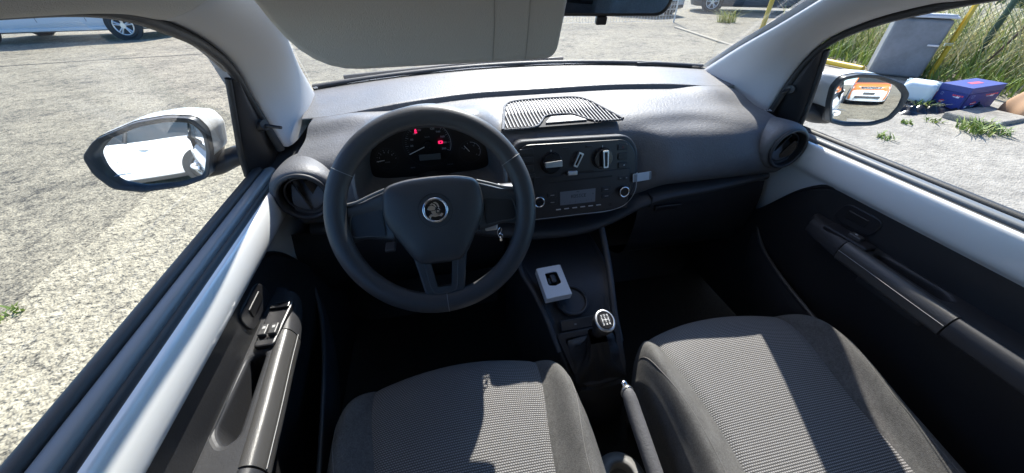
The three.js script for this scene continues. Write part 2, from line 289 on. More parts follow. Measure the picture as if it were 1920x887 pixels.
// ───────── doors ─────────
const camPos = camera.position.clone();
function door(s) {
  const side = s < 0;
  const d = new THREE.Group(); d.name = 'door'; d.position.set(s * .76, .3, -.3); car.add(d);
  d.userData.label = side ? 'driver door with two window switches and sunlit pull handle' : 'passenger door in shade with one window switch';
  const base = new THREE.Matrix4().makeTranslation(-s * .76, -.3, .3);
  const add = (name, geos, m) => obj(name, (Array.isArray(geos) ? geos : [geos]).map((g) => mirrored(norm(g), s).applyMatrix4(base)), m, d);   // every piece a sub-part of the door
  const sweep = (prof, z0, z1, n = 10) => grid(Array.from({ length: n + 1 }, (_, i) => prof.map(([x, y]) => V(x, y, lerp(z0, z1, i / n)))));
  const sm = (prof, n = 24) => curve(prof.map(([x, y]) => V(x, y, 0)), n).map((p) => [p.x, p.y]);
  // body-coloured inner panel
  add('upper_panel', loft([-.935, -.8, -.6, -.3, 0, .43].map((z) => [[.671, .949, z], [.664, .946, z], [.659, .932, z], [.658, .905, z], [.664, .882, z], [.684, .858, z], [.700, .75, z], [.722, .60, z], [.728, .3, z]]), { nu: 40, nv: 20 }), M.paint).userData.label = 'white painted metal door top';
  add('inner_seal', sweep(sm([[.671, .944], [.676, .938], [.684, .936], [.690, .942], [.697, .944]]), -.87, .43), M.rubber);
  add('seal_strip', sweep(sm([[.694, .93], [.6945, .948], [.700, .953], [.712, .953], [.719, .949], [.720, .93]]), -.872, .43), M.seal);
  add('outer_seal', sweep(sm([[.7205, .93], [.7215, .953], [.728, .958], [.738, .956], [.742, .93]]), -.872, .43), M.rubber);
  // black trim with arched top, set into the white panel
  const F = frame([.70, 0, 0], [0, 0, 1], [0, 1, 0]);
  add('trim_panel', put(slab([[.43, .874, .02], [-.1, .874], [-.60, .884, .1], [-.70, .83, .1], [-.80, .70], [-.95, .53, .02], [-.95, .3, .02], [.43, .3, .02]], .021, { r: .03, bevel: .006, seg: 3 }), F), M.black);
  add('trim_edge', tube([[.682, .868, .43], [.682, .868, -.1], [.682, .875, -.58], [.682, .862, -.65], [.682, .82, -.705], [.684, .71, -.79], [.70, .56, -.92]], .005, 80, 6), M.smooth);
  // armrest with grip recess
  const plan = [[.686, -.64], [.655, -.63, .02], [.622, -.52, .05], [.609, -.30, .1], [.602, .0, .1], [.604, .42], [.686, .42]];
  const hole = [[.672, -.455, .018], [.676, -.33, .03], [.655, -.305, .02], [.640, -.315, .01], [.648, -.46, .01]];
  const A = frame([0, .79, 0], [1, 0, 0], [0, 0, 1]);
  const arm = add('armrest', [put(slab(plan, .034, { r: .03, bevel: .009, holes: [hole], seg: 4 }), A), grid([.765, .73, .712].map((y) => rpoly(hole, .03).map((p) => V(p.x, y, p.y))), true), put(slab(hole, .004, { r: .03 }), frame([0, .714, 0], [1, 0, 0], [0, 0, 1]))], M.blackSoft);
  const hb = [[-.505, .628], [-.44, .6235], [-.36, .6165], [-.27, .610]];
  add('pull_handle', loft(hb.map(([z, x]) => [[x + .018, .778, z], [x + .015, .7875, z], [x + .007, .793, z], [x - .004, .791, z], [x - .011, .780, z], [x - .014, .765, z], [x - .012, .747, z], [x + .01, .74, z]]), { nu: 40, nv: 16, closed: true, caps: true }), mat([0.062, 0.061, 0.06], 0.34, { bumpMap: fineBump, bumpScale: .0002 }), arm).userData.label = 'smooth dark grey pull handle';
  const roll = (list) => loft(list.map(([z, x, q]) => [[x + .018, .778, z], [x + .015, .787, z], [x + .007, .7925 - q, z], [x - .004, .790 - q, z], [x - .011, .779, z], [x - .014, .764, z], [x - .012, .750, z], [x + .01, .745, z]]), { nu: 40, nv: 12, closed: true, caps: true });
  add('armrest_roll', [roll([[-.267, .6098, 0], [-.1, .606, 0], [.1, .604, 0], [.41, .606, 0]]), roll([[-.615, .652, .004], [-.58, .642, .001], [-.54, .634, 0], [-.508, .6284, 0]])], M.blackSoft);
  add('handle_seam', tube(hb.map(([z, x]) => [x - .0165, .7725, z]), .0008, 20, 5), mat(.25, .5), arm);
  const sp = add('switch_panel', put(slab([[.668, -.575], [.668, -.468], [.634, -.468], [.628, -.575]], .012, { r: .008, bevel: .003 }), frame([0, .7985, 0], [1, 0, 0], [0, 0, 1])), M.smooth, arm);
  const rock = (z, x, w, l) => add('window_switch', rbox(w, .011, l, x, .801, z, .003), mat([.05, .05, .052], .4), sp);
  if (side) { rock(-.5, .658, .014, .026); rock(-.5, .641, .014, .026); add('mirror_switch', rbox(.034, .006, .014, .648, .801, -.56, .002), M.gloss, sp); for (const x of [.641, .657]) add('switch_icon', rbox(.005, .0008, .006, x, .8067, -.503, .0003), mat(.4, .6), sp); }
  else { rock(-.51, .652, .016, .03); add('switch_icon', rbox(.005, .0008, .006, .652, .8067, -.512, .0003), mat(.4, .6), sp); }
  // inner opening lever in its dished recess
  const lv = add('opening_lever', [put(slab([[-.60, .80], [-.50, .80], [-.49, .852], [-.585, .852]], .006, { r: .022, bevel: .002 }), frame([.682, 0, 0], [0, 0, 1], [0, 1, 0])), ], M.smooth);
  add('lever', rbox(.005, .020, .05, .6765, .828, -.545, .002, 2), mat([.012, .012, .013], .45), lv);  // albedo dropped: the shade over this lever is put into its colour
  // door pocket with a rolled rim
  const rim = [[.690, .66, -.80], [.670, .612, -.735], [.645, .585, -.62], [.624, .568, -.474], [.604, .552, -.30], [.590, .548, -.1], [.585, .55, .15], [.60, .58, .4]];
  add('door_pocket', loft(rim.map(([x, y, z]) => [[x, y, z], [x - .006, y - .04, z], [x + .004, y - .14, z], [x + .035, .32, z]]), { nu: 16, nv: 40 }), M.blackSoft);
  add('pocket_rim', tube(rim, .0055, 60, 8), mat([.06, .06, .062], .4));
  // mirror sail
  const front = [[.686, 1.155, -.842], [.690, 1.11, -.88], [.690, 1.05, -.905], [.694, .99, -.93], [.70, .945, -.94]], rear = [[.684, 1.158, -.832], [.702, 1.10, -.838], [.718, 1.05, -.844], [.734, 1.0, -.851], [.746, .945, -.858]];
  const sail = add('mirror_sail', loft(front.map((f, k) => [f, [lerp(f[0], rear[k][0], .5) - .012, f[1] * .5 + rear[k][1] * .5, f[2] * .5 + rear[k][2] * .5 + .004], rear[k], [rear[k][0] + .012, rear[k][1], rear[k][2] - .004]]), { nu: 20, nv: 20 }), M.black);
  add('adjuster_boss', bar([.70, 1.047, -.884], [.678, 1.051, -.874], .014, 20, .011), M.smooth, sail);
  add('adjuster_rod', bar([.685, 1.05, -.878], [.645, 1.045, -.868], .0045, 10, .0035), M.smooth, sail);
  add('glass_channel', tube([...rear.map(([x, y, z]) => [x + .004, y, z + .004])], .006, 24, 8), M.rubber);
  const fr = O.slice(2).map(([x, y, z], k) => [x + .012, y - .004, z + .004]); fr.forEach((p) => { const k = sst(-.62, -.45, p[2]); p[1] += .018 * k; p[0] += .004 * k; }); fr[fr.length - 1] = [.60, 1.314, .40];
  add('window_frame', loft(fr.map(([x, y, z]) => [[x - .002, y + .008, z + .002], [x + .004, y - .001, z + .004], [x + .014, y + .001, z + .003], [x + .018, y + .012, z - .004], [x + .008, y + .015, z - .005]]), { nu: 20, nv: 50, closed: true }), M.rubber);
  add('window_glass', loft([[.737, .95, 0], [.718, 1.06, .3], [.685, 1.17, .65], [.632, 1.285, 1]].map(([x, y, t]) => [0, .25, .5, .75, 1].map((q) => [x, lerp(.95, y, 1), lerp(lerp(-.858, -.48, Math.max(0, t - .3) / .7), .4, q)])), { nu: 12, nv: 12 }), M.glass);
  // outer skin and handle
  const skin = add('door_skin', loft([-.94, -.5, 0, .41].map((z) => [[.745, .93, z], [.768, .91, z], [.79, .84, z], [.786, .78, z], [.795, .65, z], [.79, .45, z], [.775, .30, z]]), { nu: 24, nv: 10 }), M.paint);
  add('door_handle', [tube([[.795, .80, .13], [.825, .806, .17], [.828, .808, .25], [.798, .804, .32]], .013, 24, 10)], M.paint, skin);
  // wing mirror: arm, painted cap, black bezel and glass
  const zp = (x) => -.766 - .35 * (.955 - x);
  const outl = [[.953, 1.05], [.925, 1.076], [.862, 1.096], [.815, 1.098], [.779, 1.089], [.769, 1.062], [.780, 1.015], [.803, .966], [.845, .957], [.91, .962], [.946, .980], [.956, 1.015]];
  const gl = [[.942, 1.050], [.918, 1.066], [.862, 1.084], [.815, 1.087], [.789, 1.080], [.780, 1.060], [.792, 1.012], [.811, .976], [.847, .968], [.905, .972], [.934, .988], [.944, 1.018]];
  gl.length = 0; gl.push(...outl.map(([x, y]) => [.864 + (x - .864) * .90, 1.028 + (y - 1.028) * .87]));
  for (const q of [outl, gl]) { const r = rpoly(q, .010).map((p) => [p.x, p.y]); q.length = 0; q.push(...r); }
  const C = [.865, 1.03], ring = (k, dz, dx = 0, dy = 0, src = outl) => src.map(([x, y]) => { const X = C[0] + (x - C[0]) * k + dx, Y = C[1] + (y - C[1]) * k + dy; return [X, Y, zp(C[0] + (x - C[0]) * k) + dz]; });
  const bez = add('door_mirror', loft([ring(1, -.022, 0, 0, gl), ring(1, .0, 0, 0, gl), ring(.99, .004), ring(1.0, -.002), ring(1.005, -.016)], { nu: 168, nv: 24, closed: true }), mat([.045, .05, .054], .4));
  bez.userData.label = side ? 'left wing mirror with white cap' : 'right wing mirror with white cap';
  const capR = (k, dz, dx, dy) => ring(k, dz, dx, dy).map(([x, y, z]) => [x, y, z]);
  add('mirror_cap', loft([capR(1.012, -.010, 0, .001), capR(1.012, -.035, -.002, .002), capR(.98, -.058, -.006, .002), capR(.86, -.08, -.014, .002), capR(.6, -.096, -.02, .0), capR(.1, -.104, -.024, 0)].map((r) => r.map(([x, y, z]) => [x, Math.max(y, 1.0 - .0 * x), z])), { nu: 72, nv: 30, closed: true }), M.paint, bez);
  add('mirror_shell', loft([capR(1.005, -.012, 0, 0), capR(1.0, -.035, -.002, 0), capR(.96, -.056, -.006, 0), capR(.8, -.078, -.014, 0), capR(.1, -.09, -.024, -.01)], { nu: 72, nv: 24, closed: true }), M.black, bez);
  add('mirror_arm', loft([[.84, .972, -.866], [.80, .974, -.872], [.765, .985, -.878], [.735, .99, -.882]].map(([x, y, z], k) => [0, 1, 2, 3, 4, 5, 6, 7].map((q) => { const a = q / 8 * Math.PI * 2; return [x, y + (.026 - .002 * k) * Math.cos(a), z + .030 * Math.sin(a)]; })), { nu: 24, nv: 12, closed: true, caps: true }), M.black, bez);
  // glass, aimed as a driver would set it
  const mc = V(s * .865, 1.028, zp(.865) - .009);
  const aim = side ? V(-1.22, .66, 2.6) : V(1.5, .35, 6.2);
  const n = camPos.clone().sub(mc).normalize().add(aim.clone().sub(mc).normalize()).normalize();
  const gm = new THREE.Matrix4().makeTranslation(...mc.toArray()).multiply(new THREE.Matrix4().makeRotationFromQuaternion(new THREE.Quaternion().setFromUnitVectors(V(0, 0, 1), n)));
  const gq = curve(gl.map(([x, y]) => V(s * (x - .865) * 1.02 / Math.cos(.33), (y - 1.028) * 1.02, 0)), 96, true).slice(0, -1), Rm = side ? 1.7 : 1.3, go = side ? gq : gq.reverse();
  const mg = grid(Array.from({ length: 13 }, (_, j) => go.map((p) => { const x = p.x * j / 12, y = p.y * j / 12; return V(x, y, -(x * x + y * y) / (2 * Rm)); })), true);
  { const q = mg.attributes.position, nn = mg.attributes.normal; for (let i = 0; i < q.count; i++) { const v = V(q.getX(i) / Rm, q.getY(i) / Rm, 1).normalize(); nn.setXYZ(i, v.x, v.y, v.z); } }
  obj('mirror_glass', mg.applyMatrix4(gm).applyMatrix4(base), M.mirror, d).userData.label = 'slightly domed mirror glass';
  return d;
}
door(-1); door(1);

// a thing whose parts are given in world coordinates
function builder(t) {
  const inv = new THREE.Matrix4().makeTranslation(-t.position.x, -t.position.y, -t.position.z);
  return (name, geos, m, parent = t) => obj(name, (Array.isArray(geos) ? geos : [geos]).map((g) => norm(g).applyMatrix4(inv)), m, parent);
}
const font = await new FontLoader().loadAsync('fonts/droid/droid_sans_bold.typeface.json');
function text(str, size, m4, depth = .0004) { const g = new TextGeometry(str, { font, size, depth, curveSegments: 3 }); g.computeBoundingBox(); const b = g.boundingBox; return g.translate(-(b.max.x + b.min.x) / 2, -(b.max.y + b.min.y) / 2, 0).applyMatrix4(m4); }
function canvasTex(w, h, draw) { const c = document.createElement('canvas'); c.width = w; c.height = h; draw(c.getContext('2d'), w, h); const t = new THREE.CanvasTexture(c); t.colorSpace = THREE.SRGBColorSpace; t.magFilter = THREE.LinearFilter; return t; }

// ───────── dashboard ─────────
const dash = thing('dashboard', 'dark grey grained plastic dashboard across the whole car', 'dashboard', [0, .75, -.95]);
{
  const P = builder(dash);
  const stepZ = (x) => x < 0 ? -1.09 + .10 * sst(.15, .62, -x) : -1.09 + .05 * sst(.2, .6, x);
  const stepH = (x) => .014 * (1 - sst(.42, .56, Math.abs(x)));
  const xs = Array.from({ length: 41 }, (_, i) => -.665 + 1.33 * i / 40);
  P('windscreen_shelf', grid(xs.map((x) => { const b = wsBase(x), e = V(x * (1 - .04), 1.038 - .012 * sst(.4, .66, Math.abs(x)), stepZ(x)); const r = [0, .2, .4, .6, .8, .95].map((t) => b.clone().add(V(0, -.004, .004)).lerp(e, t)); r.push(e, e.clone().add(V(0, -stepH(x) * .25, .003)), e.clone().add(V(0, -stepH(x) - .002, .005))); return r; })), M.dash);
  const prof = (x) => {
    const mid = 1 - sst(.17, .27, Math.abs(x - .028)), drv = sst(-.15, -.22, x) , end = sst(.5, .64, Math.abs(x));
    const hump = sst(.19, .11, Math.abs(x + .331)), e2 = sst(.36, .54, Math.abs(x));
    const zS = stepZ(x) + .004, yS = 1.038 - .012 * sst(.4, .66, Math.abs(x)) - stepH(x);
    return [[x * .96, yS, zS], [x * .97, yS + .001 - .008 * end, lerp(zS, -.90, .4)], [x * .975, 1.013 - .012 * end + .030 * hump, -.925 + .015 * e2], [x * .98, 1.004 - .010 * end + .045 * hump, -.885 + .035 * e2], [x * .985, .99 - .004 * end + .045 * hump, -.857 + .05 * e2],
      [x * .99, lerp(.968, .972, mid), lerp(-.812 + .03 * sst(.3, .52, Math.abs(x)), -.838, mid)], [x, .918, lerp(-.780 + .026 * sst(.3, .52, Math.abs(x)), -.822, mid)], [x, lerp(.872, .83, mid), lerp(-.766 + .012 * sst(.3, .52, Math.abs(x)), -.80, mid)], [x, lerp(.845, .80, mid), lerp(-.778, -.81, mid)], [x, lerp(.83, .78, mid), lerp(-.83, -.85, mid)], [x, .78, -1.0]];
  };
  const pr = []; for (let i = 0; i <= 56; i++) pr.push(curve(prof(-.635 + 1.27 * i / 56), 60));
  P('dash_pad', grid(pr), M.dash);
  // end caps and round vent pods
  for (const s of [-1, 1]) {
    const ell = (rx, ry, z, dx = 0, dy = 0) => Array.from({ length: 24 }, (_, k) => { const a = k / 24 * Math.PI * 2; return [s * (.604 + dx + rx * Math.cos(a)), .936 + dy + ry * Math.sin(a), z]; });
    P('vent_pod', loft([ell(.060, .034, -1.0, .022, -.024), ell(.062, .044, -.92, .018, -.012), ell(.066, .053, -.86, .012, -.003), ell(.069, .059, -.80, .006, .001), ell(.070, .062, -.768, .002, .001), ell(.068, .061, -.752), ell(.063, .058, -.744), ell(.0545, .0545, -.741), ell(.053, .053, -.745)], { nu: 72, nv: 60, closed: true }), M.dash);
    const vx = s * .604, vy = .936;
    const vent = P('air_vent', [new THREE.TorusGeometry(.0505, .0048, 12, 64).translate(vx, vy, -.738), new THREE.CylinderGeometry(.049, .042, .05, 48, 1, true).rotateX(Math.PI / 2).translate(vx, vy, -.765)], M.blackSoft);
    P('vent_throat', new THREE.CircleGeometry(.047, 40).translate(vx, vy, -.788), M.void, vent);
    P('vent_barrel', [new THREE.TorusGeometry(.039, .0026, 8, 48).translate(vx, vy, -.751), new THREE.CylinderGeometry(.038, .038, .02, 40, 1, true).rotateX(Math.PI / 2).translate(vx, vy, -.76)], M.smooth, vent);
    const tilt = new THREE.Matrix4().makeTranslation(vx, vy, -.758).multiply(new THREE.Matrix4().makeRotationFromEuler(new THREE.Euler(0, -.55 * s, s > 0 ? -.45 : .22)));
    P('vent_flap', [put(rbox(.003, .070, .024, -.010, 0, 0, .001), tilt), put(rbox(.003, .06, .02, .017, 0, -.006, .001), tilt), put(slab(Array.from({ length: 14 }, (_, k) => { const a = -1.25 + 2.5 * k / 13; return [.030 * Math.cos(a), .030 * Math.sin(a)]; }), .006, { r: .002 }), tilt)], M.gloss, vent);
  }
  P('airbag_word', text('AIRBAG', .0085, frame([.632, .9925, -.885], [1, 0, .12], [0, .35, -1]), .0008), mat(.35, .6));
  // instrument hood with its opening
  const arch = (hw, yb, yt, z0, dz, cx = -.331) => [[-1, 0], [-1.01, .22], [-.97, .45], [-.84, .70], [-.60, .88], [-.30, .97], [0, 1], [.30, .97], [.60, .88], [.84, .70], [.97, .45], [1.01, .22], [1, 0], [.85, -.07], [.45, -.10], [0, -.10], [-.45, -.10], [-.85, -.07]].map(([u, v]) => [cx + hw * u, yb + (yt - yb) * v, z0 + dz * v]);
  P('instrument_hood', loft([arch(.128, .955, 1.058, -.775, -.01), arch(.135, .95, 1.064, -.74, -.012), arch(.147, .945, 1.074, -.695, -.02), arch(.151, .943, 1.079, -.689, -.02), arch(.158, .938, 1.088, -.695, -.02), arch(.163, .93, 1.091, -.74, -.02), arch(.164, .90, 1.082, -.82, -.02), arch(.16, .88, 1.060, -.90, -.03), arch(.15, .86, 1.034, -.98, -.03), arch(.13, .84, 1.006, -1.05, -.02)], { nu: 108, nv: 72, closed: true }), M.dash);
  const face = canvasTex(1024, 512, (c, w, h) => {
    c.fillStyle = '#0b0c10'; c.fillRect(0, 0, w, h);
    const S = w / .28, px = (x) => (x + .331 + .14) * S, py = (y) => (1.075 - y) * S;
    const dial = (x, y, r, a0, a1, n, lab, fs, sub) => {
      c.strokeStyle = '#8d93a0'; c.fillStyle = '#a6acb8'; c.font = 'bold ' + fs + 'px sans-serif'; c.textAlign = 'center'; c.textBaseline = 'middle';
      for (let k = 0; k <= n; k++) { const a = (a0 + (a1 - a0) * k / n) * D2R, big = k % sub === 0, q = big ? .86 : .92; c.lineWidth = big ? 4 : 2; c.beginPath(); c.moveTo(px(x) + r * S * Math.cos(a), py(y) - r * S * Math.sin(a)); c.lineTo(px(x) + r * q * S * Math.cos(a), py(y) - r * q * S * Math.sin(a)); c.stroke(); if (big && lab[k / sub]) c.fillText(lab[k / sub], px(x) + r * .72 * S * Math.cos(a), py(y) - r * .72 * S * Math.sin(a)); }
    };
    const g = (x, y, r) => { c.strokeStyle = '#1d2027'; c.lineWidth = 7; c.beginPath(); c.arc(px(x), py(y), r * S, 0, 7); c.stroke(); };
    g(-.331, 1.018, .053); g(-.424, .992, .024); g(-.240, .992, .026);
    dial(-.331, 1.018, .049, 205, -22, 40, ['', '20', '40', '60', '80', '', '120', '140', '160', '180', '200'], 22, 4);
    dial(-.424, .992, .021, 200, 0, 12, ['1', '2', '3', '4', '5', '6', ''], 16, 2);
    dial(-.240, .992, .022, 150, -30, 8, ['0', '', '½', '', '1'], 15, 2);
    c.strokeStyle = '#b8bdc8'; c.lineWidth = 3; c.beginPath(); c.arc(px(-.331), py(1.018), .0495 * S, -50 * D2R, 22 * D2R); c.stroke();
    c.beginPath(); c.arc(px(-.240), py(.992), .0225 * S, -90 * D2R, 30 * D2R); c.stroke();
    c.fillStyle = '#7f858f'; c.font = 'bold 15px sans-serif'; c.fillText('0.0/SET', px(-.288), py(.966)); c.fillText('INFO', px(-.372), py(.966)); c.fillText('x1000', px(-.424), py(.984)); c.fillText('km/h', px(-.331), py(1.034));
  });
  const faceGeo = new THREE.ShapeGeometry(new THREE.Shape(curve(arch(.134, .952, 1.066, -.772, 0), 72, true).slice(0, -1).map((p) => new THREE.Vector2(p.x, p.y)))).translate(0, 0, -.772);
  { const q = faceGeo.attributes.position, uv = faceGeo.attributes.uv; for (let i = 0; i < q.count; i++) uv.setXY(i, (q.getX(i) + .331 + .14) / .28, (q.getY(i) - .935) / .14); }
  const cf = P('instrument_face', faceGeo, mat(1, .35, { map: face }));
  const needle = (x, y, ang, l, w) => P('needle', rbox(l, w, .0015, l / 2 + .004, 0, 0, .0005).rotateZ(ang * D2R).translate(x, y, -.7655), mat([.75, .75, .78], .5), cf);
  needle(-.331, 1.018, 203, .042, .0016); needle(-.424, .992, 186, .017, .0013); needle(-.240, .992, 128, .018, .0013);
  P('needle_hub', [new THREE.CylinderGeometry(.009, .009, .005, 24).rotateX(Math.PI / 2).translate(-.331, 1.018, -.766)], M.gloss, cf);
  P('trip_display', rbox(.047, .014, .002, -.331, .990, -.7665, .001), mat([.075, .08, .085], .4), cf);
  const red = mat([.5, .02, .06], .5, { emissive: new THREE.Color(1, .02, .14), emissiveIntensity: .55 });
  P('warning_light', [put(slab([[-.0028, -.003], [.0028, -.003], [0, .0045]], .001, { r: .0006 }), new THREE.Matrix4().makeTranslation(-.353, 1.052, -.769)), rbox(.0058, .002, .001, -.353, 1.0465, -.7675, .0004)], red, cf);
  P('warning_light', [new THREE.TorusGeometry(.0026, .0007, 6, 20).translate(-.304, 1.022, -.766), rbox(.0014, .005, .001, -.3085, 1.022, -.766, .0004), rbox(.0014, .005, .001, -.2995, 1.022, -.766, .0004), rbox(.008, .001, .001, -.304, 1.0248, -.766, .0003), rbox(.008, .001, .001, -.304, 1.0192, -.766, .0003)], red, cf);

  // grille of slats on top of the pad
  const gy = (z) => lerp(1.0255, 1.008, (z + 1.03) / .17) + .002;
  const out = [[-.150, -.846], [-.128, -.95], [-.116, -.992], [-.096, -1.012], [0, -1.022], [.100, -1.014], [.122, -.995], [.146, -.935], [.172, -.858]];
  const gx = (t) => out[Math.floor(t)];
  const gr = P('top_grille', [tube([...out.map(([x, z]) => [x, gy(z), z])], .0042, 80, 8), tube([[-.150, gy(-.846), -.846], [-.066, gy(-.852), -.852], [-.046, gy(-.875), -.875], [-.024, gy(-.905), -.908], [.015, gy(-.912), -.914], [.052, gy(-.905), -.908], [.072, gy(-.88), -.882], [.095, gy(-.862), -.862], [.172, gy(-.858) - .002, -.858]], .0026, 80, 8)], M.dash);
  P('grille_well', grid([out.map(([x, z]) => V(x, gy(z) - .0025, z)), out.map(([x]) => V(x * .99, gy(-.852) - .0025, -.852))]), M.void, gr);
  for (let i = 0; i < 33; i++) {
    const x = -.137 + i * .0092; let z0 = -1.018 + .5 * Math.max(0, Math.abs(x) - .10) ** 1.0 * (x < 0 ? .9 : 1.3), z1 = -.854;
    if (x < -.116) z0 = -.995 + (-.116 - x) * 4.2; if (x > .122) z0 = -.995 + (x - .122) * 2.6;
    if (x > -.055 && x < .09) z1 = lerp(-.912, -.868, sst(.035, .07, Math.abs(x - .016)));
    if (z1 - z0 < .012) continue;
    P('slat', put(rbox(.0034, .005, z1 - z0, 0, 0, 0, .001), new THREE.Matrix4().makeTranslation(x, gy((z0 + z1) / 2) - .001, (z0 + z1) / 2).multiply(new THREE.Matrix4().makeRotationX(.108))), M.dash, gr);
  }
  P('grille_tab', put(slab([[-.055, -.0], [-.03, .036], [.03, .036], [.062, 0]], .004, { r: .008, bevel: .0015 }), frame([.016, gy(-.866) - .002, -.864], [1, 0, 0], [0, .11, -1])), M.dash, gr);

  // centre stack
  const ang = Math.atan(.263), stack = new THREE.Matrix4().makeTranslation(0, .895, -.775).multiply(new THREE.Matrix4().makeRotationX(-ang));
  const at = (u, v, w = 0) => stack.clone().multiply(new THREE.Matrix4().makeTranslation(u, v, w));
  const outlS = [[-.135, .105, .03], [.165, .097, .03], [.194, .06, .03], [.196, -.05, .05], [.140, -.105, .05], [-.10, -.105, .03], [-.140, -.06, .03]];
  const stk = P('centre_stack', put(slab(outlS, .05, { r: .03, bevel: .006, seg: 3 }), at(0, 0, -.05)), M.blackSoft);
  P('stack_face', put(slab(outlS.map(([x, y, r]) => [.028 + (x - .028) * .935, y * .90, r]), .006, { r: .028, bevel: .002 }), at(0, 0, -.0005)), M.smooth, stk);
  const button = (u, v, w, h, name = 'button', m = M.black) => P(name, put(rbox(w, h, .006, 0, 0, 0, .0018), at(u, v, .006)), m, stk);
  const dialK = (u, v, r, ang2, bm) => {
    const k = P('climate_dial', [put(new THREE.CylinderGeometry(r, r * 1.04, .012, 40).rotateX(Math.PI / 2), at(u, v, .011)), put(new THREE.TorusGeometry(r * 1.12, .0012, 6, 48), at(u, v, .006))], M.gloss, stk);
    const R = at(u, v, .021).multiply(new THREE.Matrix4().makeRotationZ(ang2));
    P('dial_grip', [put(rbox(r * 1.75, .010, .014, 0, 0, 0, .003, 3), R)], bm ? M.satin : M.black, k);
    P('grip_edge', [put(slab([[-r * .9, -.006], [r * .9, -.0075], [r * .9, .0075], [-r * .9, .006]], .003, { r: .002, holes: bm ? [] : [[[-r * .76, -.0035], [r * .76, -.0045], [r * .76, .0045], [-r * .76, .0035]]] }), R.clone().multiply(new THREE.Matrix4().makeTranslation(0, 0, .0062)))], M.satin, k);
    P('dial_mark', put(rbox(.0014, .006, .001, 0, r * 1.22, 0, .0004), at(u, v, .0065)), mat(.5, .5), k);
  };
  dialK(-.043, .046, .0235, .02, true); dialK(.091, .046, .0235, Math.PI / 2 + .04, false);
  { const k = P('heater_lever', put(new THREE.TorusGeometry(.019, .001, 6, 32, 2.4), at(.027, .05, .006).multiply(new THREE.Matrix4().makeRotationZ(1.1))), M.black, stk);
    P('lever_grip', put(slab([[-.0185, -.0055], [.0185, -.0065], [.0185, .0065], [-.0185, .0055]], .010, { r: .002, holes: [[[-.0145, -.003], [.0145, -.0038], [.0145, .0038], [-.0145, .003]]] }), at(.024, .049, .008).multiply(new THREE.Matrix4().makeRotationZ(1.12))), M.satin, k);
    P('lever_core', put(rbox(.034, .010, .008, 0, 0, 0, .002), at(.024, .049, .010).multiply(new THREE.Matrix4().makeRotationZ(1.12))), M.gloss, k); }
  P('slider_slot', put(rbox(.088, .004, .002, 0, 0, 0, .0008), at(.026, .0155, .0055)), M.void, stk);
  P('air_slider', put(rbox(.026, .0115, .014, 0, 0, 0, .003, 3), at(.009, .017, .012)), M.satin, stk);
  for (const [u, v, w, h] of [[.145, .069, .026, .014], [.1465, .046, .026, .016], [.148, .023, .026, .014], [-.105, .078, .034, .014], [-.105, .058, .034, .014], [-.105, .038, .034, .014], [-.1, .018, .030, .012], [-.005, .078, .016, .006], [.055, .078, .016, .006]]) button(u, v, w, h);
  P('hazard_sign', put(slab([[-.004, -.003], [.004, -.003], [0, .004]], .0006, { r: .0005 }), at(.145, .069, .009)), mat([.09, .012, .018], .5), stk);
  P('dial_mark', put(rbox(.004, .003, .0006, 0, 0, 0, .0003), at(.151, .023, .0092)), mat(.45, .5), stk);
  // radio
  const rad = P('radio', put(rbox(.262, .108, .006, 0, 0, 0, .006, 3), at(.04, -.0405, .0045)), M.smooth, stk);
  const rp = (name, g, m) => P(name, g, m, stk);
  rp('disc_slot', put(rbox(.17, .004, .002, 0, 0, 0, .001), at(.035, -.003, .0078)), M.void);
  const lcd = canvasTex(512, 192, (c, w, h) => {
    c.fillStyle = '#6a7078'; c.fillRect(0, 0, w, h); c.fillStyle = '#23282f'; c.textAlign = 'center'; c.textBaseline = 'middle';
    c.font = 'bold 62px monospace'; c.fillText('KOSICE', w * .52, h * .42); c.font = 'bold 22px sans-serif'; c.fillText('FM1', w * .5, h * .12); c.fillText('TP', w * .93, h * .38); c.font = '22px sans-serif'; for (let k = 0; k < 6; k++) c.fillText(String(k + 1), w * (.12 + .155 * k), h * .84);
  });
  rp('radio_display', put(new THREE.PlaneGeometry(.096, .036), at(.027, -.048, .0082)), mat(1, .3, { map: lcd }));
  for (const [u, v] of [[-.042, -.036], [-.042, -.055], [.105, -.036], [.106, -.054]]) { button(u, v, .026, .0135); rp('button_mark', put(rbox(.010, .0022, .0005, 0, 0, 0, .0002), at(u, v, .0096)), mat(.2, .5)); }
  for (const u of [.143, .160]) { button(u, -.0105, .014, .010); rp('button_mark', put(rbox(.004, .003, .0005, 0, 0, 0, .0002), at(u, -.0105, .0096)), mat(.2, .5)); }
  for (let k = 0; k < 6; k++) rp('preset_button', put(rbox(.013, .0026, .003, 0, 0, 0, .0008), at(-.026 + k * .0222, -.0762, .0085)), M.satin);
  for (const [u, v] of [[.152, -.046], [-.079, -.048]]) { const k = rp('radio_knob', put(new THREE.CylinderGeometry(.0125, .0125, .014, 32).rotateX(Math.PI / 2), at(u, v, .012)), M.gloss); P('knob_ring', put(new THREE.TorusGeometry(.0125, .0019, 10, 40), at(u, v, .0185)), M.chrome, k) ; }
  rp('audio_socket', put(new THREE.TorusGeometry(.003, .0012, 6, 20), at(.118, -.079, .008)), M.void);
  rp('radio_edge', put(tube([[.19, 0, 0], [.188, -.05, 0], [.165, -.082, 0], [.13, -.0945, 0], [.02, -.0965, 0], [-.09, -.0965, 0]], .0009, 50, 5), at(0, 0, .0075)), M.satin);
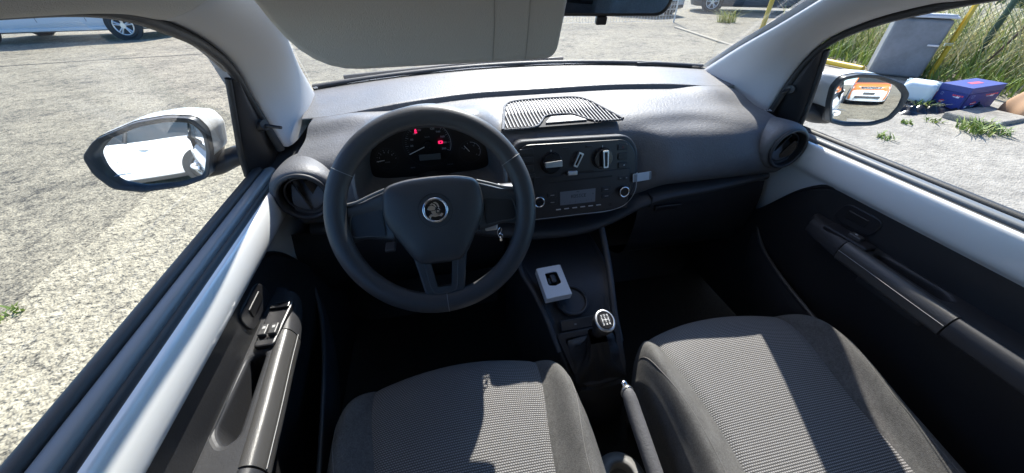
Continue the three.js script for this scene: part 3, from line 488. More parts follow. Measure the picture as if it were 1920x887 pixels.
  // lower trims
  P('trim_strip', loft([[-.64, .825, -.79, .028], [-.4, .81, -.785, .028], [-.18, .765, -.765, .03], [-.06, .745, -.76, .03], [.06, .745, -.76, .03], [.15, .765, -.765, .03], [.215, .797, -.765, .03], [.28, .815, -.766, .028], [.45, .828, -.768, .028], [.63, .842, -.778, .026]].map(([x, y, z, h]) => [[x, y + .008, z - .05], [x, y, z - .004], [x, y - h * .35, z + .003], [x, y - h * .75, z - .002], [x, y - h, z - .02], [x, y - h - .01, z - .07]]), { nu: 24, nv: 60 }), mat([.05, .05, .052], .6, { bumpMap: grainBump, bumpScale: .0003 }));
  P('seam', rbox(.003, .034, .03, .253, .80, -.777, .001), M.void);
  P('glovebox', loft([.24, .3, .45, .6, .66].map((x) => [[x, .80, -.81], [x, .75, -.80], [x, .66, -.805], [x, .56, -.84], [x, .50, -.95]]), { nu: 20, nv: 10 }), M.black);
  const la = P('glovebox_latch', rbox(.085, .018, .012, .335, .755, -.797, .004), M.smooth); P('latch_edge', rbox(.07, .0015, .002, .335, .7645, -.79, .0006), mat(.12, .4), la);
  P('knee_panel', loft([-.70, -.5, -.3, -.16].map((x) => [[x, .80, -.81], [x, .72, -.80], [x, .62, -.83], [x, .52, -.9], [x, .45, -1.05]]), { nu: 20, nv: 10 }), M.black);
  for (const [x, y] of [[-.59, .752], [-.57, .757], [-.585, .735]]) P('switch_mark', rbox(.008, .003, .001, x, y, -.8, .0004), mat(.15, .5));
}
// clear plastic security tag hanging over the edge of the radio surround
{
  const t = thing('plastic_sleeve', 'small clear plastic sleeve clipped to the right edge of the radio surround', 'plastic tag', [.20, .885, -.765]);
  const m = frame([.203, .886, -.762], [1, .05, -.03], [0, 1, -.24]);
  const p = builder(t);
  p('sleeve', put(slab([[-.026, -.011], [.026, -.011], [.026, .011], [-.026, .011]], .0015, { r: .002 }), m), mat([.55, .62, .68], .18));
  p('sleeve_end', [put(rbox(.008, .021, .003, -.019, 0, .002, .001), m), put(rbox(.004, .021, .003, .023, 0, .002, .001), m)], mat([.25, .28, .3], .2));
}

// ───────── steering wheel ─────────
{
  const tilt = 31 * D2R;
  const w = thing('steering_wheel', 'dark grey three-spoke steering wheel with chrome emblem on its hub', 'steering wheel', [-.329, .977, -.557]);
  w.rotation.x = -tilt;
  const P = (n, g, m, p = w) => obj(n, g, m, p);
  const rim = (a) => { const fl = Math.sin(a) < -.8 ? 0 : 0; return fl; };
  const rr = []; for (let i = 0; i <= 120; i++) { const a = i / 120 * Math.PI * 2, r = []; for (let k = 0; k < 20; k++) { const b = k / 20 * Math.PI * 2, R = .1665 + .0185 * Math.cos(b); r.push(V(R * Math.cos(a), R * Math.sin(a), .0155 * Math.sin(b))); } rr.push(r); }
  P('rim', grid(rr, true), M.rim);
  for (const a of [2.62, .49, -1.555]) { const c = Math.cos(a), s = Math.sin(a); P('rim_seam', new THREE.TorusGeometry(.0186, .0007, 6, 40).scale(1, .86, 1).rotateX(Math.PI / 2).rotateZ(a).translate(.1665 * c, .1665 * s, 0), mat(.2, .5)); }
  // airbag pad
  const padO = [[-.055, .058], [0, .062], [.055, .058], [.080, .048], [.089, .018], [.086, -.012], [.066, -.05], [.046, -.083], [.036, -.092], [0, -.094], [-.036, -.092], [-.046, -.083], [-.066, -.05], [-.086, -.012], [-.089, .018], [-.080, .048]];
  const padR = (k, z, dy = 0) => padO.map(([x, y]) => [x * k, (y + .012) * k - .012 + dy, z]);
  const pad = P('airbag_pad', loft([padR(.97, -.035), padR(1, -.02), padR(1.0, -.004), padR(.975, .006), padR(.92, .0125), padR(.75, .018), padR(.4, .0215), padR(.02, .022)], { nu: 96, nv: 40, closed: true }), M.rim);
  P('pad_ring', new THREE.TorusGeometry(.0292, .0009, 6, 64).translate(.002, .002, .0212), M.black, pad);
  P('pad_word', [text('H', .006, frame([-.066, .006, .0165], [1, 0, .25], [0, 1, 0]), .0003), text('AIRBAG', .0042, frame([.058, .007, .0175], [1, 0, -.22], [0, 1, 0]), .0003)], mat(.012, .6), pad);
  // emblem: chrome ring, black field, winged arrow
  const em = obj('emblem', [new THREE.CylinderGeometry(.0205, .0205, .004, 48).rotateX(Math.PI / 2).translate(.002, .002, .0215)], M.gloss, w);
  P('emblem_ring', new THREE.TorusGeometry(.0198, .0023, 12, 64).translate(.002, .002, .0235), M.chrome, em);
  const poly = (pts) => slab(pts.map(([x, y]) => [x * .0176, y * .0176]), .0016, { r: .0009, bevel: .0004, seg: 1 }).translate(.002, .002, .0233);
  P('winged_arrow', [
    poly([[-.78, .12], [-.62, .42], [-.30, .52], [.02, .30], [-.02, .02], [-.42, .0]]), poly([[-.52, .52], [-.30, .74], [-.02, .62], [.16, .34], [.06, .24], [-.2, .58]]),
    poly([[-.18, .80], [.12, .84], [.34, .62], [.42, .28], [.30, .18], [.16, .58]]), poly([[-.46, -.06], [.0, -.02], [.34, .22], [.46, .0], [.40, -.34], [.14, -.48], [-.30, -.42]]),
    poly([[-.74, -.58], [-.48, -.34], [-.06, -.46], [.36, -.46], [.56, -.30], [.74, -.42], [.52, -.66], [.28, -.58], [-.08, -.66], [-.40, -.56], [-.58, -.78]]), ], M.chrome, em);
  P('arrow_eye', [new THREE.TorusGeometry(.0030, .0011, 8, 24).translate(.002 + .0042, .002 - .0022, .0252)], M.gloss, em);
  // side spokes: a raised bright top edge and a recessed lower wing
  for (const s of [-1, 1]) {
    const sp = P('spoke', mirrored(norm(loft([[.076, .045, -.044, .002], [.10, .038, -.040, -.002], [.125, .030, -.036, -.004], [.152, .026, -.042, -.004]].map(([x, t, b, z]) => [[x, t, z - .012], [x, t - .004, z], [x, t - .012, z + .001], [x, (t + b) / 2, z - .006], [x, b + .004, z - .007], [x, b, z - .014], [x, (t + b) / 2, z - .024]]), { nu: 32, nv: 14, closed: true })), s), M.rim);
    P('spoke_inlay', mirrored(norm(loft([[.090, .018, -.033, -.0035], [.115, .017, -.031, -.0055], [.138, .013, -.029, -.006], [.146, .004, -.027, -.007]].map(([x, t, b, z]) => [[x, t, z], [x, lerp(t, b, .5), z - .0005], [x, b, z]]), { nu: 10, nv: 12 })), s), M.black, sp);
    P('spoke_edge', mirrored(norm(tube([[.080, .047, -.002], [.105, .039, -.004], [.130, .030, -.005], [.148, .027, -.006]], .0028, 20, 8)), s), mat([.16, .165, .17], .35), sp);
    P('spoke_line', mirrored(norm(tube([[.092, -.034, -.006], [.120, -.031, -.006], [.146, -.028, -.006], [.143, .006, -.006], [.132, .016, -.005]], .0013, 24, 6)), s), mat([.07, .072, .075], .4), sp);
  }
  const leg = P('spoke', slab([[-.048, -.075], [.048, -.075], [.033, -.160, .012], [-.033, -.160, .012]], .014, { r: .006, bevel: .004, seg: 3, holes: [[[-.024, -.088], [.024, -.088], [.016, -.140], [-.016, -.140]]] }).translate(0, 0, -.008), M.rim);
  P('spoke_line', [tube([[-.030, -.09, .006], [-.021, -.143, .006], [-.015, -.147, .006], [.015, -.147, .006], [.021, -.143, .006], [.030, -.09, .006]], .0013, 40, 6)], mat([.07, .072, .075], .4), leg);
  P('hub_back', new THREE.CylinderGeometry(.05, .06, .05, 32).rotateX(Math.PI / 2).translate(0, -.01, -.05), M.black);
}
{ // column shroud with its two stalks and the key
  const t = thing('steering_column', 'black steering column shroud behind the wheel with wiper and indicator stalks', 'steering column', [-.329, .88, -.66]);
  const p = builder(t);
  p('shroud', loft([[-.60, .94, .05, .045], [-.66, .925, .062, .055], [-.74, .90, .07, .06], [-.84, .87, .08, .07]].map(([z, y, rx, ry]) => Array.from({ length: 12 }, (_, k) => { const a = k / 12 * Math.PI * 2; return [-.329 + rx * Math.cos(a), y + ry * Math.sin(a), z]; })), { nu: 36, nv: 16, closed: true, caps: true }), M.black);
  const st = p('wiper_stalk', loft([[-.27, .945, -.655, .008, .010], [-.23, .958, -.648, .008, .011], [-.20, .963, -.642, .007, .0135], [-.165, .965, -.637, .006, .0135], [-.152, .965, -.636, .004, .009]].map(([x, y, z, a, b]) => Array.from({ length: 10 }, (_, k) => { const q = k / 10 * Math.PI * 2; return [x, y + a * Math.cos(q), z + b * Math.sin(q)]; })), { nu: 24, nv: 20, closed: true, caps: true }), mat([.05, .05, .052], .4));
  p('stalk_mark', rbox(.003, .001, .01, -.198, .9715, -.641, .0004), mat(.4, .5), st);
  p('indicator_stalk', loft([[-.39, .945, -.655, .008, .010], [-.43, .955, -.648, .008, .011], [-.47, .958, -.642, .007, .0135], [-.50, .958, -.636, .004, .009]].map(([x, y, z, a, b]) => Array.from({ length: 10 }, (_, k) => { const q = k / 10 * Math.PI * 2; return [x, y + a * Math.cos(q), z + b * Math.sin(q)]; })), { nu: 24, nv: 20, closed: true, caps: true }), M.smooth);
  p('adjuster_lever', rbox(.022, .008, .03, -.44, .835, -.66, .003), mat([.06, .06, .062], .4));
  const k = thing('ignition_key', 'metal key with small ring in the ignition right of the wheel hub', 'key', [-.215, .855, -.66]);
  const q = builder(k);
  q('key_head', put(slab([[-.016, -.007], [.012, -.007], [.014, .007], [-.014, .009]], .006, { r: .004, bevel: .002 }), frame([-.214, .854, -.662], [1, .05, .1], [0, 1, -.5])), M.satin);
  q('key_shaft', bar([-.245, .852, -.70], [-.222, .854, -.664], .008, 12), M.black);
  q('key_ring', [new THREE.TorusGeometry(.008, .0012, 6, 24).rotateY(.8).translate(-.198, .845, -.655), new THREE.TorusGeometry(.005, .0011, 6, 20).rotateY(-.3).translate(-.1955, .832, -.654), rbox(.006, .010, .002, -.195, .822, -.654, .0008)], M.chrome);
}
// ───────── sun visor, inner mirror ─────────
{
  const v = thing('sun_visor', 'grey cloth-covered driver sun visor folded down over the windscreen', 'sun visor', [-.30, 1.385, -.575]);
  const P = builder(v);
  const m = frame([-.30, 1.30, -.598], [1, 0, -.012], [0, 1, .12]);
  const o = [[-.172, -.092, .07], [.192, -.090, .022], [.212, .085, .02], [-.245, .085, .02]];
  P('visor_board', put(slab(o, .02, { r: .03, bevel: .0095, seg: 5 }), m), M.visor);
  for (const x of [.092, .143]) P('visor_seam', put(tube([[x - .003, -.088, .0203], [x, -.04, .0206], [x + .001, .08, .0206]], .0007, 20, 5), m), mat([.36, .355, .34], .9));
  P('visor_arm', [bar([-.50, 1.375, -.58], [-.12, 1.38, -.575], .006), bar([-.50, 1.375, -.58], [-.50, 1.41, -.57], .006)], M.trim);
  const r = thing('rear_view_mirror', 'black rear-view mirror below the roof beside the sun visor', 'mirror', [.035, 1.29, -.70]);
  const Q = builder(r), mm = frame([.018, 1.291, -.70], [1, 0, .16], [0, 1, .18]);
  Q('mirror_housing', put(slab([[-.115, -.036], [.108, -.038], [.122, .02], [.11, .036], [-.11, .036], [-.12, 0]], .03, { r: .022, bevel: .008, seg: 4 }), mm.clone().multiply(new THREE.Matrix4().makeTranslation(0, 0, -.024))), M.smooth);
  Q('mirror_glass', put(new THREE.ShapeGeometry(new THREE.Shape(rpoly([[-.106, -.029], [.100, -.031], [.112, .018], [.10, .029], [-.10, .029]], .018))), mm.clone().multiply(new THREE.Matrix4().makeTranslation(0, 0, .0066))), M.mirror);
  Q('dimmer_tab', put(rbox(.02, .014, .012, -.008, -.044, -.004, .003), mm), M.smooth);
  Q('mirror_stem', bar([.02, 1.30, -.715], [.02, 1.385, -.70], .012), M.smooth);
}
// ───────── centre console ─────────
{
  const c = thing('centre_console', 'black centre console with open tray and cup holder between the seats', 'centre console', [0, .25, -.6]);
  const P = builder(c);
  const st = [[-.86, .665, -.14, .118], [-.70, .662, -.132, .112], [-.62, .645, -.112, .092], [-.56, .605, -.094, .080], [-.50, .568, -.082, .075], [-.45, .535, -.070, .073], [-.425, .515, -.052, .062]];
  P('console_body', loft(st.map(([z, y, a, b]) => [[a - .012, .27, z], [a - .006, y - .1, z], [a, y - .006, z], [a + .006, y, z], [a + .02, y - .006, z], [lerp(a, b, .5), y - .008, z], [b - .02, y - .006, z], [b - .006, y, z], [b, y - .006, z], [b + .006, y - .1, z], [b + .012, .27, z]]), { nu: 60, nv: 40 }), M.blackSoft);
  P('console_end', grid([[.515, -.43], [.47, -.405], [.27, -.39]].map(([y, z]) => [V(-.06, y, z - .01), V(0, y, z), V(.07, y, z - .01)])), M.blackSoft);
  P('console_edge', tube([[.116, .735, -.775], [.113, .705, -.73], [.108, .672, -.68], [.094, .646, -.62], [.083, .606, -.56], [.077, .57, -.50]], .009, 50, 8), mat([.06, .06, .063], .5));
  P('console_edge', tube([[-.140, .735, -.775], [-.138, .705, -.74], [-.134, .668, -.70], [-.114, .65, -.62], [-.096, .61, -.56], [-.084, .572, -.50]], .007, 50, 8), mat([.05, .05, .053], .5));
  P('tray_back', grid([[.745, -.79], [.70, -.83], [.665, -.85]].map(([y, z]) => [V(-.14, y, z), V(.118, y, z)])), M.black);
  P('tray_shelf', rbox(.22, .012, .06, -.012, .712, -.81, .004), M.smooth);
  P('cup_ring', new THREE.TorusGeometry(.038, .0045, 10, 48).rotateX(Math.PI / 2 + .35).translate(-.022, .636, -.60), M.smooth);
  P('cup_floor', new THREE.CircleGeometry(.037, 40).rotateX(-Math.PI / 2 + .35).translate(-.022, .634, -.60), M.blackSoft);
  P('socket_panel', put(rbox(.12, .028, .006, 0, 0, 0, .004), frame([-.008, .607, -.548], [1, 0, 0], [0, .7, -.9])), M.smooth);
  for (const [x, k] of [[-.03, .2], [.025, .12]]) P('socket_mark', put(rbox(.006, .004, .001, 0, 0, 0, .0004), frame([x, .610, -.545], [1, 0, 0], [0, .7, -.9])), mat(k, .5));
  // gaiter frame
  const fm = frame([0, .552, -.475], [1, 0, 0], [0, .62, -1]);
  const fo = [[-.085, .075], [.085, .078], [.070, -.055, .04], [-.056, -.058, .04]], fi = [[-.072, .064], [.072, .067], [.057, -.043, .03], [-.044, -.046, .03]];
  P('gaiter_frame', put(slab(fo, .012, { r: .018, bevel: .004, seg: 3, holes: [fi] }), fm), M.smooth);
  const lv = thing('gear_lever', 'gear lever with silver-rimmed knob and black leather gaiter', 'gear lever', [0, .54, -.48]);
  const Q = builder(lv);
  const ring = (k, h, dz, fold) => Array.from({ length: 28 }, (_, i) => { const a = i / 28 * Math.PI * 2, c2 = Math.cos(a), s2_ = Math.sin(a), sq = 1 / Math.max(Math.abs(c2) / .070, Math.abs(s2_) / .060) * .93; const f = 1 + fold * Math.sin(a * 7 + h * 60) ; const p = V(c2 * sq * k * f + .003, s2_ * sq * k * f, 0).applyMatrix4(fm); return [p.x - .13 * h, p.y + h, p.z + dz]; });
  Q('gaiter', loft([ring(1.0, .002, 0, 0), ring(.94, .012, .002, .03), ring(.80, .016, .006, .07), ring(.60, .030, .010, .10), ring(.46, .05, .012, .08), ring(.36, .08, .012, .05), ring(.30, .11, .010, .02)], { nu: 112, nv: 36, closed: true }), mat([.016, .016, .018], .42, { bumpMap: fineBump, bumpScale: .0006 }));
  const kb = V(.0, .662, -.462), up = V(0, 1, .30).normalize();
  const km = frame([-.012, .668, -.468], [1, 0, 0], [0, .30, -1]);
  const knob = Q('gear_knob', loft([[0, .012, .013], [.012, .014, .015], [.028, .0185, .020], [.044, .0215, .0245], [.056, .0215, .025], [.064, .0195, .0225], [.068, .014, .016], [.069, .001, .001]].map(([h, rx, ry]) => Array.from({ length: 20 }, (_, i) => { const a = i / 20 * Math.PI * 2, p = V(rx * Math.cos(a), ry * Math.sin(a), h).applyMatrix4(km); return p.toArray(); })), { nu: 48, nv: 30, closed: true }), mat([.03, .03, .032], .35));
  Q('knob_ring', put(new THREE.TorusGeometry(.0182, .0034, 12, 48).scale(1, 1.18, 1).translate(0, 0, .0635), km), M.satin, knob);
  Q('knob_top', put(new THREE.CylinderGeometry(.0165, .017, .004, 40).rotateX(Math.PI / 2).scale(1, 1.18, 1).translate(0, 0, .0665), km), M.gloss, knob);
  const ln = (x0, y0, x1, y1) => put(rbox(Math.abs(x1 - x0) + .0013, Math.abs(y1 - y0) + .0013, .0008, (x0 + x1) / 2, (y0 + y1) / 2, .0689, .0003), km);
  Q('gear_pattern', [ln(-.007, 0, .007, 0), ln(-.007, -.005, -.007, .005), ln(0, -.005, 0, .005), ln(.007, -.005, .007, .005), ...[['1', -.007, .0095], ['3', 0, .0095], ['5', .007, .0095], ['2', -.007, -.0095], ['4', 0, -.0095], ['R', .007, -.0095]].map(([t, x, y]) => text(t, .0042, km.clone().multiply(new THREE.Matrix4().makeTranslation(x, y, .0685)), .0006))], mat(.7, .5), knob);
}
{ // white open card box in the tray
  const b = thing('card_box', 'small white card box with cut-out lying in the console tray', 'card box', [-.065, .665, -.64]);
  const P = builder(b), m = frame([-.066, .665, -.636], [1, 0, -.06], [.05, .30, -1]).multiply(new THREE.Matrix4().makeScale(.9, .88, .9));
  P('box_top', put(slab([[-.037, -.05], [.037, -.05], [.033, .05], [-.036, .05]], .004, { r: .002, holes: [[[-.020, -.012, .008], [.0, -.016], [.020, -.010, .006], [.018, .030, .006], [-.018, .030, .006]]] }), m.clone().multiply(new THREE.Matrix4().makeTranslation(0, 0, .022))), M.card);
  P('box_side', [put(rbox(.074, .002, .026, 0, -.05, .012, .0006), m), put(rbox(.002, .1, .026, -.0365, 0, .012, .0006), m), put(rbox(.002, .1, .026, .0355, 0, .012, .0006), m)], M.card);
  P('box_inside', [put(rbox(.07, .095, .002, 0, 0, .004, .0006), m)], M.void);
  P('fob', [put(rbox(.018, .03, .012, .004, .012, .014, .005, 3), m), put(rbox(.006, .02, .006, -.01, .006, .016, .002), m)], M.smooth);
}
{ // handbrake
  const h = thing('handbrake', 'dark grey handbrake lever with chrome release button', 'handbrake', [.018, .42, -.1]);
  const P = builder(h);
  const path = [[.019, .600, -.362, .011], [.0195, .596, -.345, .0145], [.019, .583, -.31, .0155], [.018, .555, -.23, .0155], [.018, .52, -.14, .0155], [.018, .47, -.03, .016]];
  P('lever_grip', loft(path.map(([x, y, z, r]) => Array.from({ length: 14 }, (_, k) => { const a = k / 14 * Math.PI * 2; return [x + r * Math.cos(a), y + r * 1.15 * Math.sin(a), z - r * .4 * Math.sin(a)]; })), { nu: 36, nv: 40, closed: true, caps: true }), mat([.10, .10, .105], .6, { bumpMap: grainBump, bumpScale: .0005 }));
  P('release_button', [bar([.019, .600, -.356], [.0195, .6045, -.374], .0068, 16), new THREE.SphereGeometry(.0068, 16, 10).scale(1, .6, 1).translate(.0195, .605, -.375)], M.chrome);
  P('grip_collar', new THREE.TorusGeometry(.0125, .0022, 8, 32).scale(1, 1.12, 1).rotateX(-.25).translate(.019, .599, -.357), M.satin);
  const cu = thing('cup_holder', 'round grey plastic cup holder base beside the handbrake', 'cup holder', [.0, .36, -.28]);
  const Q = builder(cu);
  Q('holder_shell', new THREE.LatheGeometry([[.062, 0], [.062, .03], [.056, .055], [.044, .068], [.030, .070], [.026, .064], [.026, .03]].map(([x, y]) => new THREE.Vector2(x, y)), 48).translate(-.004, .36, -.262), mat([.13, .13, .13], .5));
  Q('holder_well', new THREE.CircleGeometry(.027, 32).rotateX(-Math.PI / 2).translate(-.004, .40, -.262), mat([.13, .13, .13], .5));
  Q('holder_clip', rbox(.02, .012, .03, -.03, .425, -.235, .004), M.satin);
}

// ───────── seats ─────────
function seat(cx, label, cat) {
  const t = thing('car_seat', label, 'car seat', [cx, .25, -.2], 0, 'front seats of the car');
  const P = builder(t);
  const path = curve([[0, .40, -.500], [0, .47, -.522], [0, .53, -.530], [0, .568, -.520], [0, .592, -.492], [0, .602, -.44], [0, .597, -.34], [0, .578, -.2], [0, .558, -.06], [0, .55, .04]], 90);
  const half = (z) => lerp(.181, .158, sst(-.50, -.22, z));
  const surf = (u, p) => {
    const au = Math.abs(u), hw = half(p.z), q = Math.max(0, au - hw) / (.25 - hw);
    const frontness = sst(.585, .50, p.y) * 1;
    let z = p.z + .030 * Math.min(1, au / .18) ** 2 * sst(-.2, -.5, p.z) + .085 * Math.min(q, 1.1) ** 1.8 * sst(-.15, -.5, p.z);
    const top = sst(.50, .60, p.y);
    let y = p.y + top * (.036 * sst(0, .62, q) - .012 * (1 - (au / hw) ** 2) * (au < hw ? 1 : 0) * 0) - top * .055 * sst(.62, 1.08, q) ** 1.6;
    y -= .004 * Math.exp(-(((au - hw) / .004) ** 2)) * top;
    return V(cx + u, y, z);
  };
  const rowsFor = (us) => path.map((p) => us(half(p.z)).map((u) => surf(u, p)));
  P('seat_panel', grid(rowsFor((h) => Array.from({ length: 33 }, (_, i) => lerp(-h, h, i / 32)))), M.weave).userData.label = 'ribbed grey cloth centre panel';
  for (const s of [-1, 1]) {
    P('seat_bolster', grid(path.map((p) => { const h = half(p.z), r = Array.from({ length: 22 }, (_, i) => surf(s * lerp(h, .252, (i / 21)), p)); const e = r[21]; r.push(V(e.x + s * .004, e.y - .02, e.z), V(e.x + s * .002, e.y - .06, e.z + .003), V(e.x - s * .015, Math.min(e.y - .07, .36), e.z + .01)); return r; })), M.felt);
    P('seat_piping', tube(path.filter((_, i) => i % 6 === 0 && i > 20).map((p) => { const q = surf(s * (half(p.z) + .0545), p); return [q.x, q.y - .0002, q.z]; }), .0008, 60, 5), mat([.16, .155, .15], .9));
  }
  P('seat_base', rbox(.42, .13, .46, cx, .325, -.22, .03, 3), M.black);
  // reclined backrest
  const bp = curve([[0, .54, .05], [0, .66, .085], [0, .85, .15], [0, 1.0, .22], [0, 1.10, .27], [0, 1.135, .30], [0, 1.12, .35], [0, .9, .29], [0, .6, .2]], 50);
  P('backrest', grid(bp.map((p) => Array.from({ length: 27 }, (_, i) => { const u = -1.05 + 2.1 * i / 26, b = sst(.62, .9, Math.abs(u)) - 1.6 * sst(.9, 1.05, Math.abs(u)); return V(cx + u * lerp(.24, .19, sst(.8, 1.12, p.y)), p.y, p.z - (p.z < .3 && p.y < 1.13 ? .045 : -.02) * b); }))), M.felt);
  P('headrest', rbox(.24, .16, .09, cx, 1.2, .36, .04, 4), M.felt);
  return t;
}
seat(-.331, 'driver seat with ribbed grey cloth, partly sunlit, in front of the steering wheel');
seat(.331, 'passenger seat with ribbed grey cloth crossed by a pillar shadow');
// ───────── other cars in the yard ─────────
function otherCar(name, label, o) {          // length along x, nose at +x
  const t = thing(name, label, o.cat ?? 'car', o.pos, o.turn, o.van ? undefined : 'cars parked around the yard');
  const P = (n, g, m, p = t) => obj(n, g, m, p);
  const L = o.len / 2, W = o.w / 2, H = o.h, yb = o.clear ?? .2, sh = o.shoulder ?? H * .60, nose = o.nose ?? H * .52;
  const paint = o.paint, st = [[-L, W * .80, .42, sh * .75], [-L + .12, W * .92, yb + .06, sh * .97], [-L + .7, W, yb, sh], [-.2, W, yb, sh], [L * .42, W, yb, sh * .98], [L - .5, W * .97, yb, nose], [L - .15, W * .88, yb + .02, nose * .93], [L, W * .72, yb + .1, nose * .78]];
  P('body', loft(st.map(([x, w, b, s]) => [[x, b, -w * .86], [x, b + .08, -w * .97], [x, lerp(b, s, .5), -w], [x, lerp(b, s, .86), -w * .97], [x, s, -w * .86], [x, s + .03, -w * .4], [x, s + .035, 0], [x, s + .03, w * .4], [x, s, w * .86], [x, lerp(b, s, .86), w * .97], [x, lerp(b, s, .5), w], [x, b + .08, w * .97], [x, b, w * .86], [x, b - .01, 0]]), { nu: 70, nv: 50, closed: true, caps: true }), paint);
  const r0 = -L + (o.van ? .1 : .35), r1 = o.van ? L - 1.1 : L * .16, gf = o.van ? L - .55 : L * .50, gb = -L + .08;
  const ring = (y, x0, x1, w) => [[x0, y, -w * .9], [lerp(x0, x1, .3), y, -w], [lerp(x0, x1, .7), y, -w], [x1, y, -w * .88], [x1 + .04, y, 0], [x1, y, w * .88], [lerp(x0, x1, .7), y, w], [lerp(x0, x1, .3), y, w], [x0, y, w * .9], [x0 - .03, y, 0]];
  P('cabin_glass', loft([ring(sh - .02, gb, gf, W * .90), ring(lerp(sh, H, .5), lerp(gb, r0, .5), lerp(gf, r1, .52), W * .84), ring(H - .07, r0, r1, W * .75)], { nu: 80, nv: 16, closed: true }), M.tint);
  P('roof', loft([ring(H - .085, r0 - .01, r1 + .02, W * .765), ring(H - .05, r0, r1, W * .75), ring(H - .012, r0 + .12, r1 - .14, W * .64), ring(H, r0 + .5, r1 - .5, W * .2)], { nu: 80, nv: 20, closed: true }), paint);
  for (const s of [-1, 1]) {
    for (const k of [.02, .5, .98]) { const xb = lerp(gb + .1, gf - .05, k), xt = lerp(r0 + .02, r1 - .02, k); P('pillar', [bar([xb, sh - .02, s * W * .905], [xt, H - .075, s * W * .765], .035, 8)], k === .5 ? M.rubber : paint); }
    for (const wx of [-L + .72, L - .78]) {
      const R = o.wheel ?? .31;
      P('wheel_arch', new THREE.CylinderGeometry(R * 1.16, R * 1.16, .05, 40).rotateX(Math.PI / 2).translate(wx, R + .015, s * (W - .012)), M.rubber);
      const w = P('wheel', [new THREE.TorusGeometry(R * .80, R * .205, 12, 40).scale(1, 1, 1.5).translate(wx, R, s * (W - .07))], M.rubber);
      const spokes = []; for (let k = 0; k < 5; k++) for (const d of [-.16, .16]) { const a = k / 5 * Math.PI * 2 + .3 + d; spokes.push(bar([wx, R, s * (W + .0)], [wx + R * .62 * Math.cos(a), R + R * .62 * Math.sin(a), s * (W + .01)], .022, 6)); }
      P('rim', [...spokes, new THREE.TorusGeometry(R * .64, .02, 8, 40).translate(wx, R, s * (W + .005)), new THREE.CylinderGeometry(.06, .06, .03, 20).rotateX(Math.PI / 2).translate(wx, R, s * (W + .01))], M.satin, w);
      P('brake_disc', new THREE.CylinderGeometry(R * .6, R * .6, .02, 32).rotateX(Math.PI / 2).translate(wx, R, s * (W - .06)), mat(.05, .5), w);
    }
    for (const x of [-L * .32, L * .12]) { P('door_line', [tube([[x + L * .2, yb + .2, s * (W + .001)], [x + L * .2, sh * .75, s * (W + .002)], [x + L * .2, sh - .03, s * (W * .93)]], .004, 20, 5)], M.void); P('door_handle', tube([[x - .08, sh * .84, s * W * .985], [x, sh * .845, s * (W + .03)], [x + .09, sh * .84, s * W * .985]], .013, 16, 8), paint); }
    P('sill', rbox(o.len - 2.2, .07, .03, -.03, yb + .05, s * (W - .005), .012), o.sill ?? M.rubber);
    P('headlight', put(slab([[-.19, -.055], [.17, -.06], [.2, .03], [-.16, .055]], .03, { r: .03, bevel: .008 }), frame([L - .085, nose * .80, s * W * .66], [.32 * s, 0, -1], [0, 1, 0])), mat([.55, .58, .6], .1));
  }
  P('grille', rbox(.05, .10, W * .95, L - .012, nose * .80, 0, .02), M.gloss);
  const b = P('grille_bar', [rbox(.02, .012, W * 1.0, L + .015, nose * .83, 0, .004), rbox(.02, .012, W * 1.0, L + .015, nose * .77, 0, .004)], M.satin);
  P('badge', new THREE.TorusGeometry(.05, .009, 8, 32).rotateY(Math.PI / 2).translate(L + .03, nose * .80, 0), M.chrome, b);
  P('bumper', loft([[-W * .96, L - .36], [-W * .72, L - .02], [0, L + .06], [W * .72, L - .02], [W * .96, L - .36]].map(([z, x]) => [[x - .05, nose * .70, z], [x + .02, nose * .66, z], [x + .03, nose * .5, z], [x + .01, nose * .36, z], [x - .05, yb + .02, z]]), { nu: 16, nv: 24 }), o.bumper ?? paint);
  P('lower_grille', rbox(.05, .10, W * 1.2, L + .075, nose * .40, 0, .02), M.rubber);
  P('number_plate', rbox(.012, .11, .5, L + .10, nose * .56, 0, .004), mat(.05, .5));
  return t;
}
const orange = mat([.52, .15, .03], .35, { clearcoat: .8, clearcoatRoughness: .08 });
const silver = mat([.46, .48, .5], .35, { clearcoat: .6 }), pale = mat([.62, .67, .7], .35, { clearcoat: .6 }), slate = mat([.07, .085, .10], .5);
otherCar('parked_car', 'orange car with pale bumper parked behind, seen in the right wing mirror', { pos: [1.75, 0, 9.4], turn: Math.PI / 2 + .03, len: 4.4, w: 1.84, h: 1.68, shoulder: 1.02, nose: 1.02, paint: orange, bumper: pale, wheel: .34 });
otherCar('parked_car', 'white car side-on behind, filling the left wing mirror', { pos: [-2.0, 0, 3.6], turn: Math.PI + .02, len: 4.2, w: 1.75, h: 1.50, paint: M.paint });
otherCar('parked_car', 'pale car at the top left of the yard, only sill and wheel in view', { pos: [-8.95, 0, -12.6], turn: .06, len: 4.3, w: 1.78, h: 1.5, paint: pale, sill: pale, clear: .22 });
otherCar('parked_car', 'light silver car nose above the yard, right of the rear-view mirror', { pos: [7.6, 0, -15.6], turn: -1.25, len: 4.3, w: 1.78, h: 1.5, paint: silver });
otherCar('parked_van', 'dark slate van standing beyond the yellow post', { pos: [12.8, 0, -14.6], turn: -.62 + Math.PI, len: 5.0, w: 1.95, h: 2.1, shoulder: 1.2, nose: 1.1, paint: slate, van: true, cat: 'van', wheel: .34 });

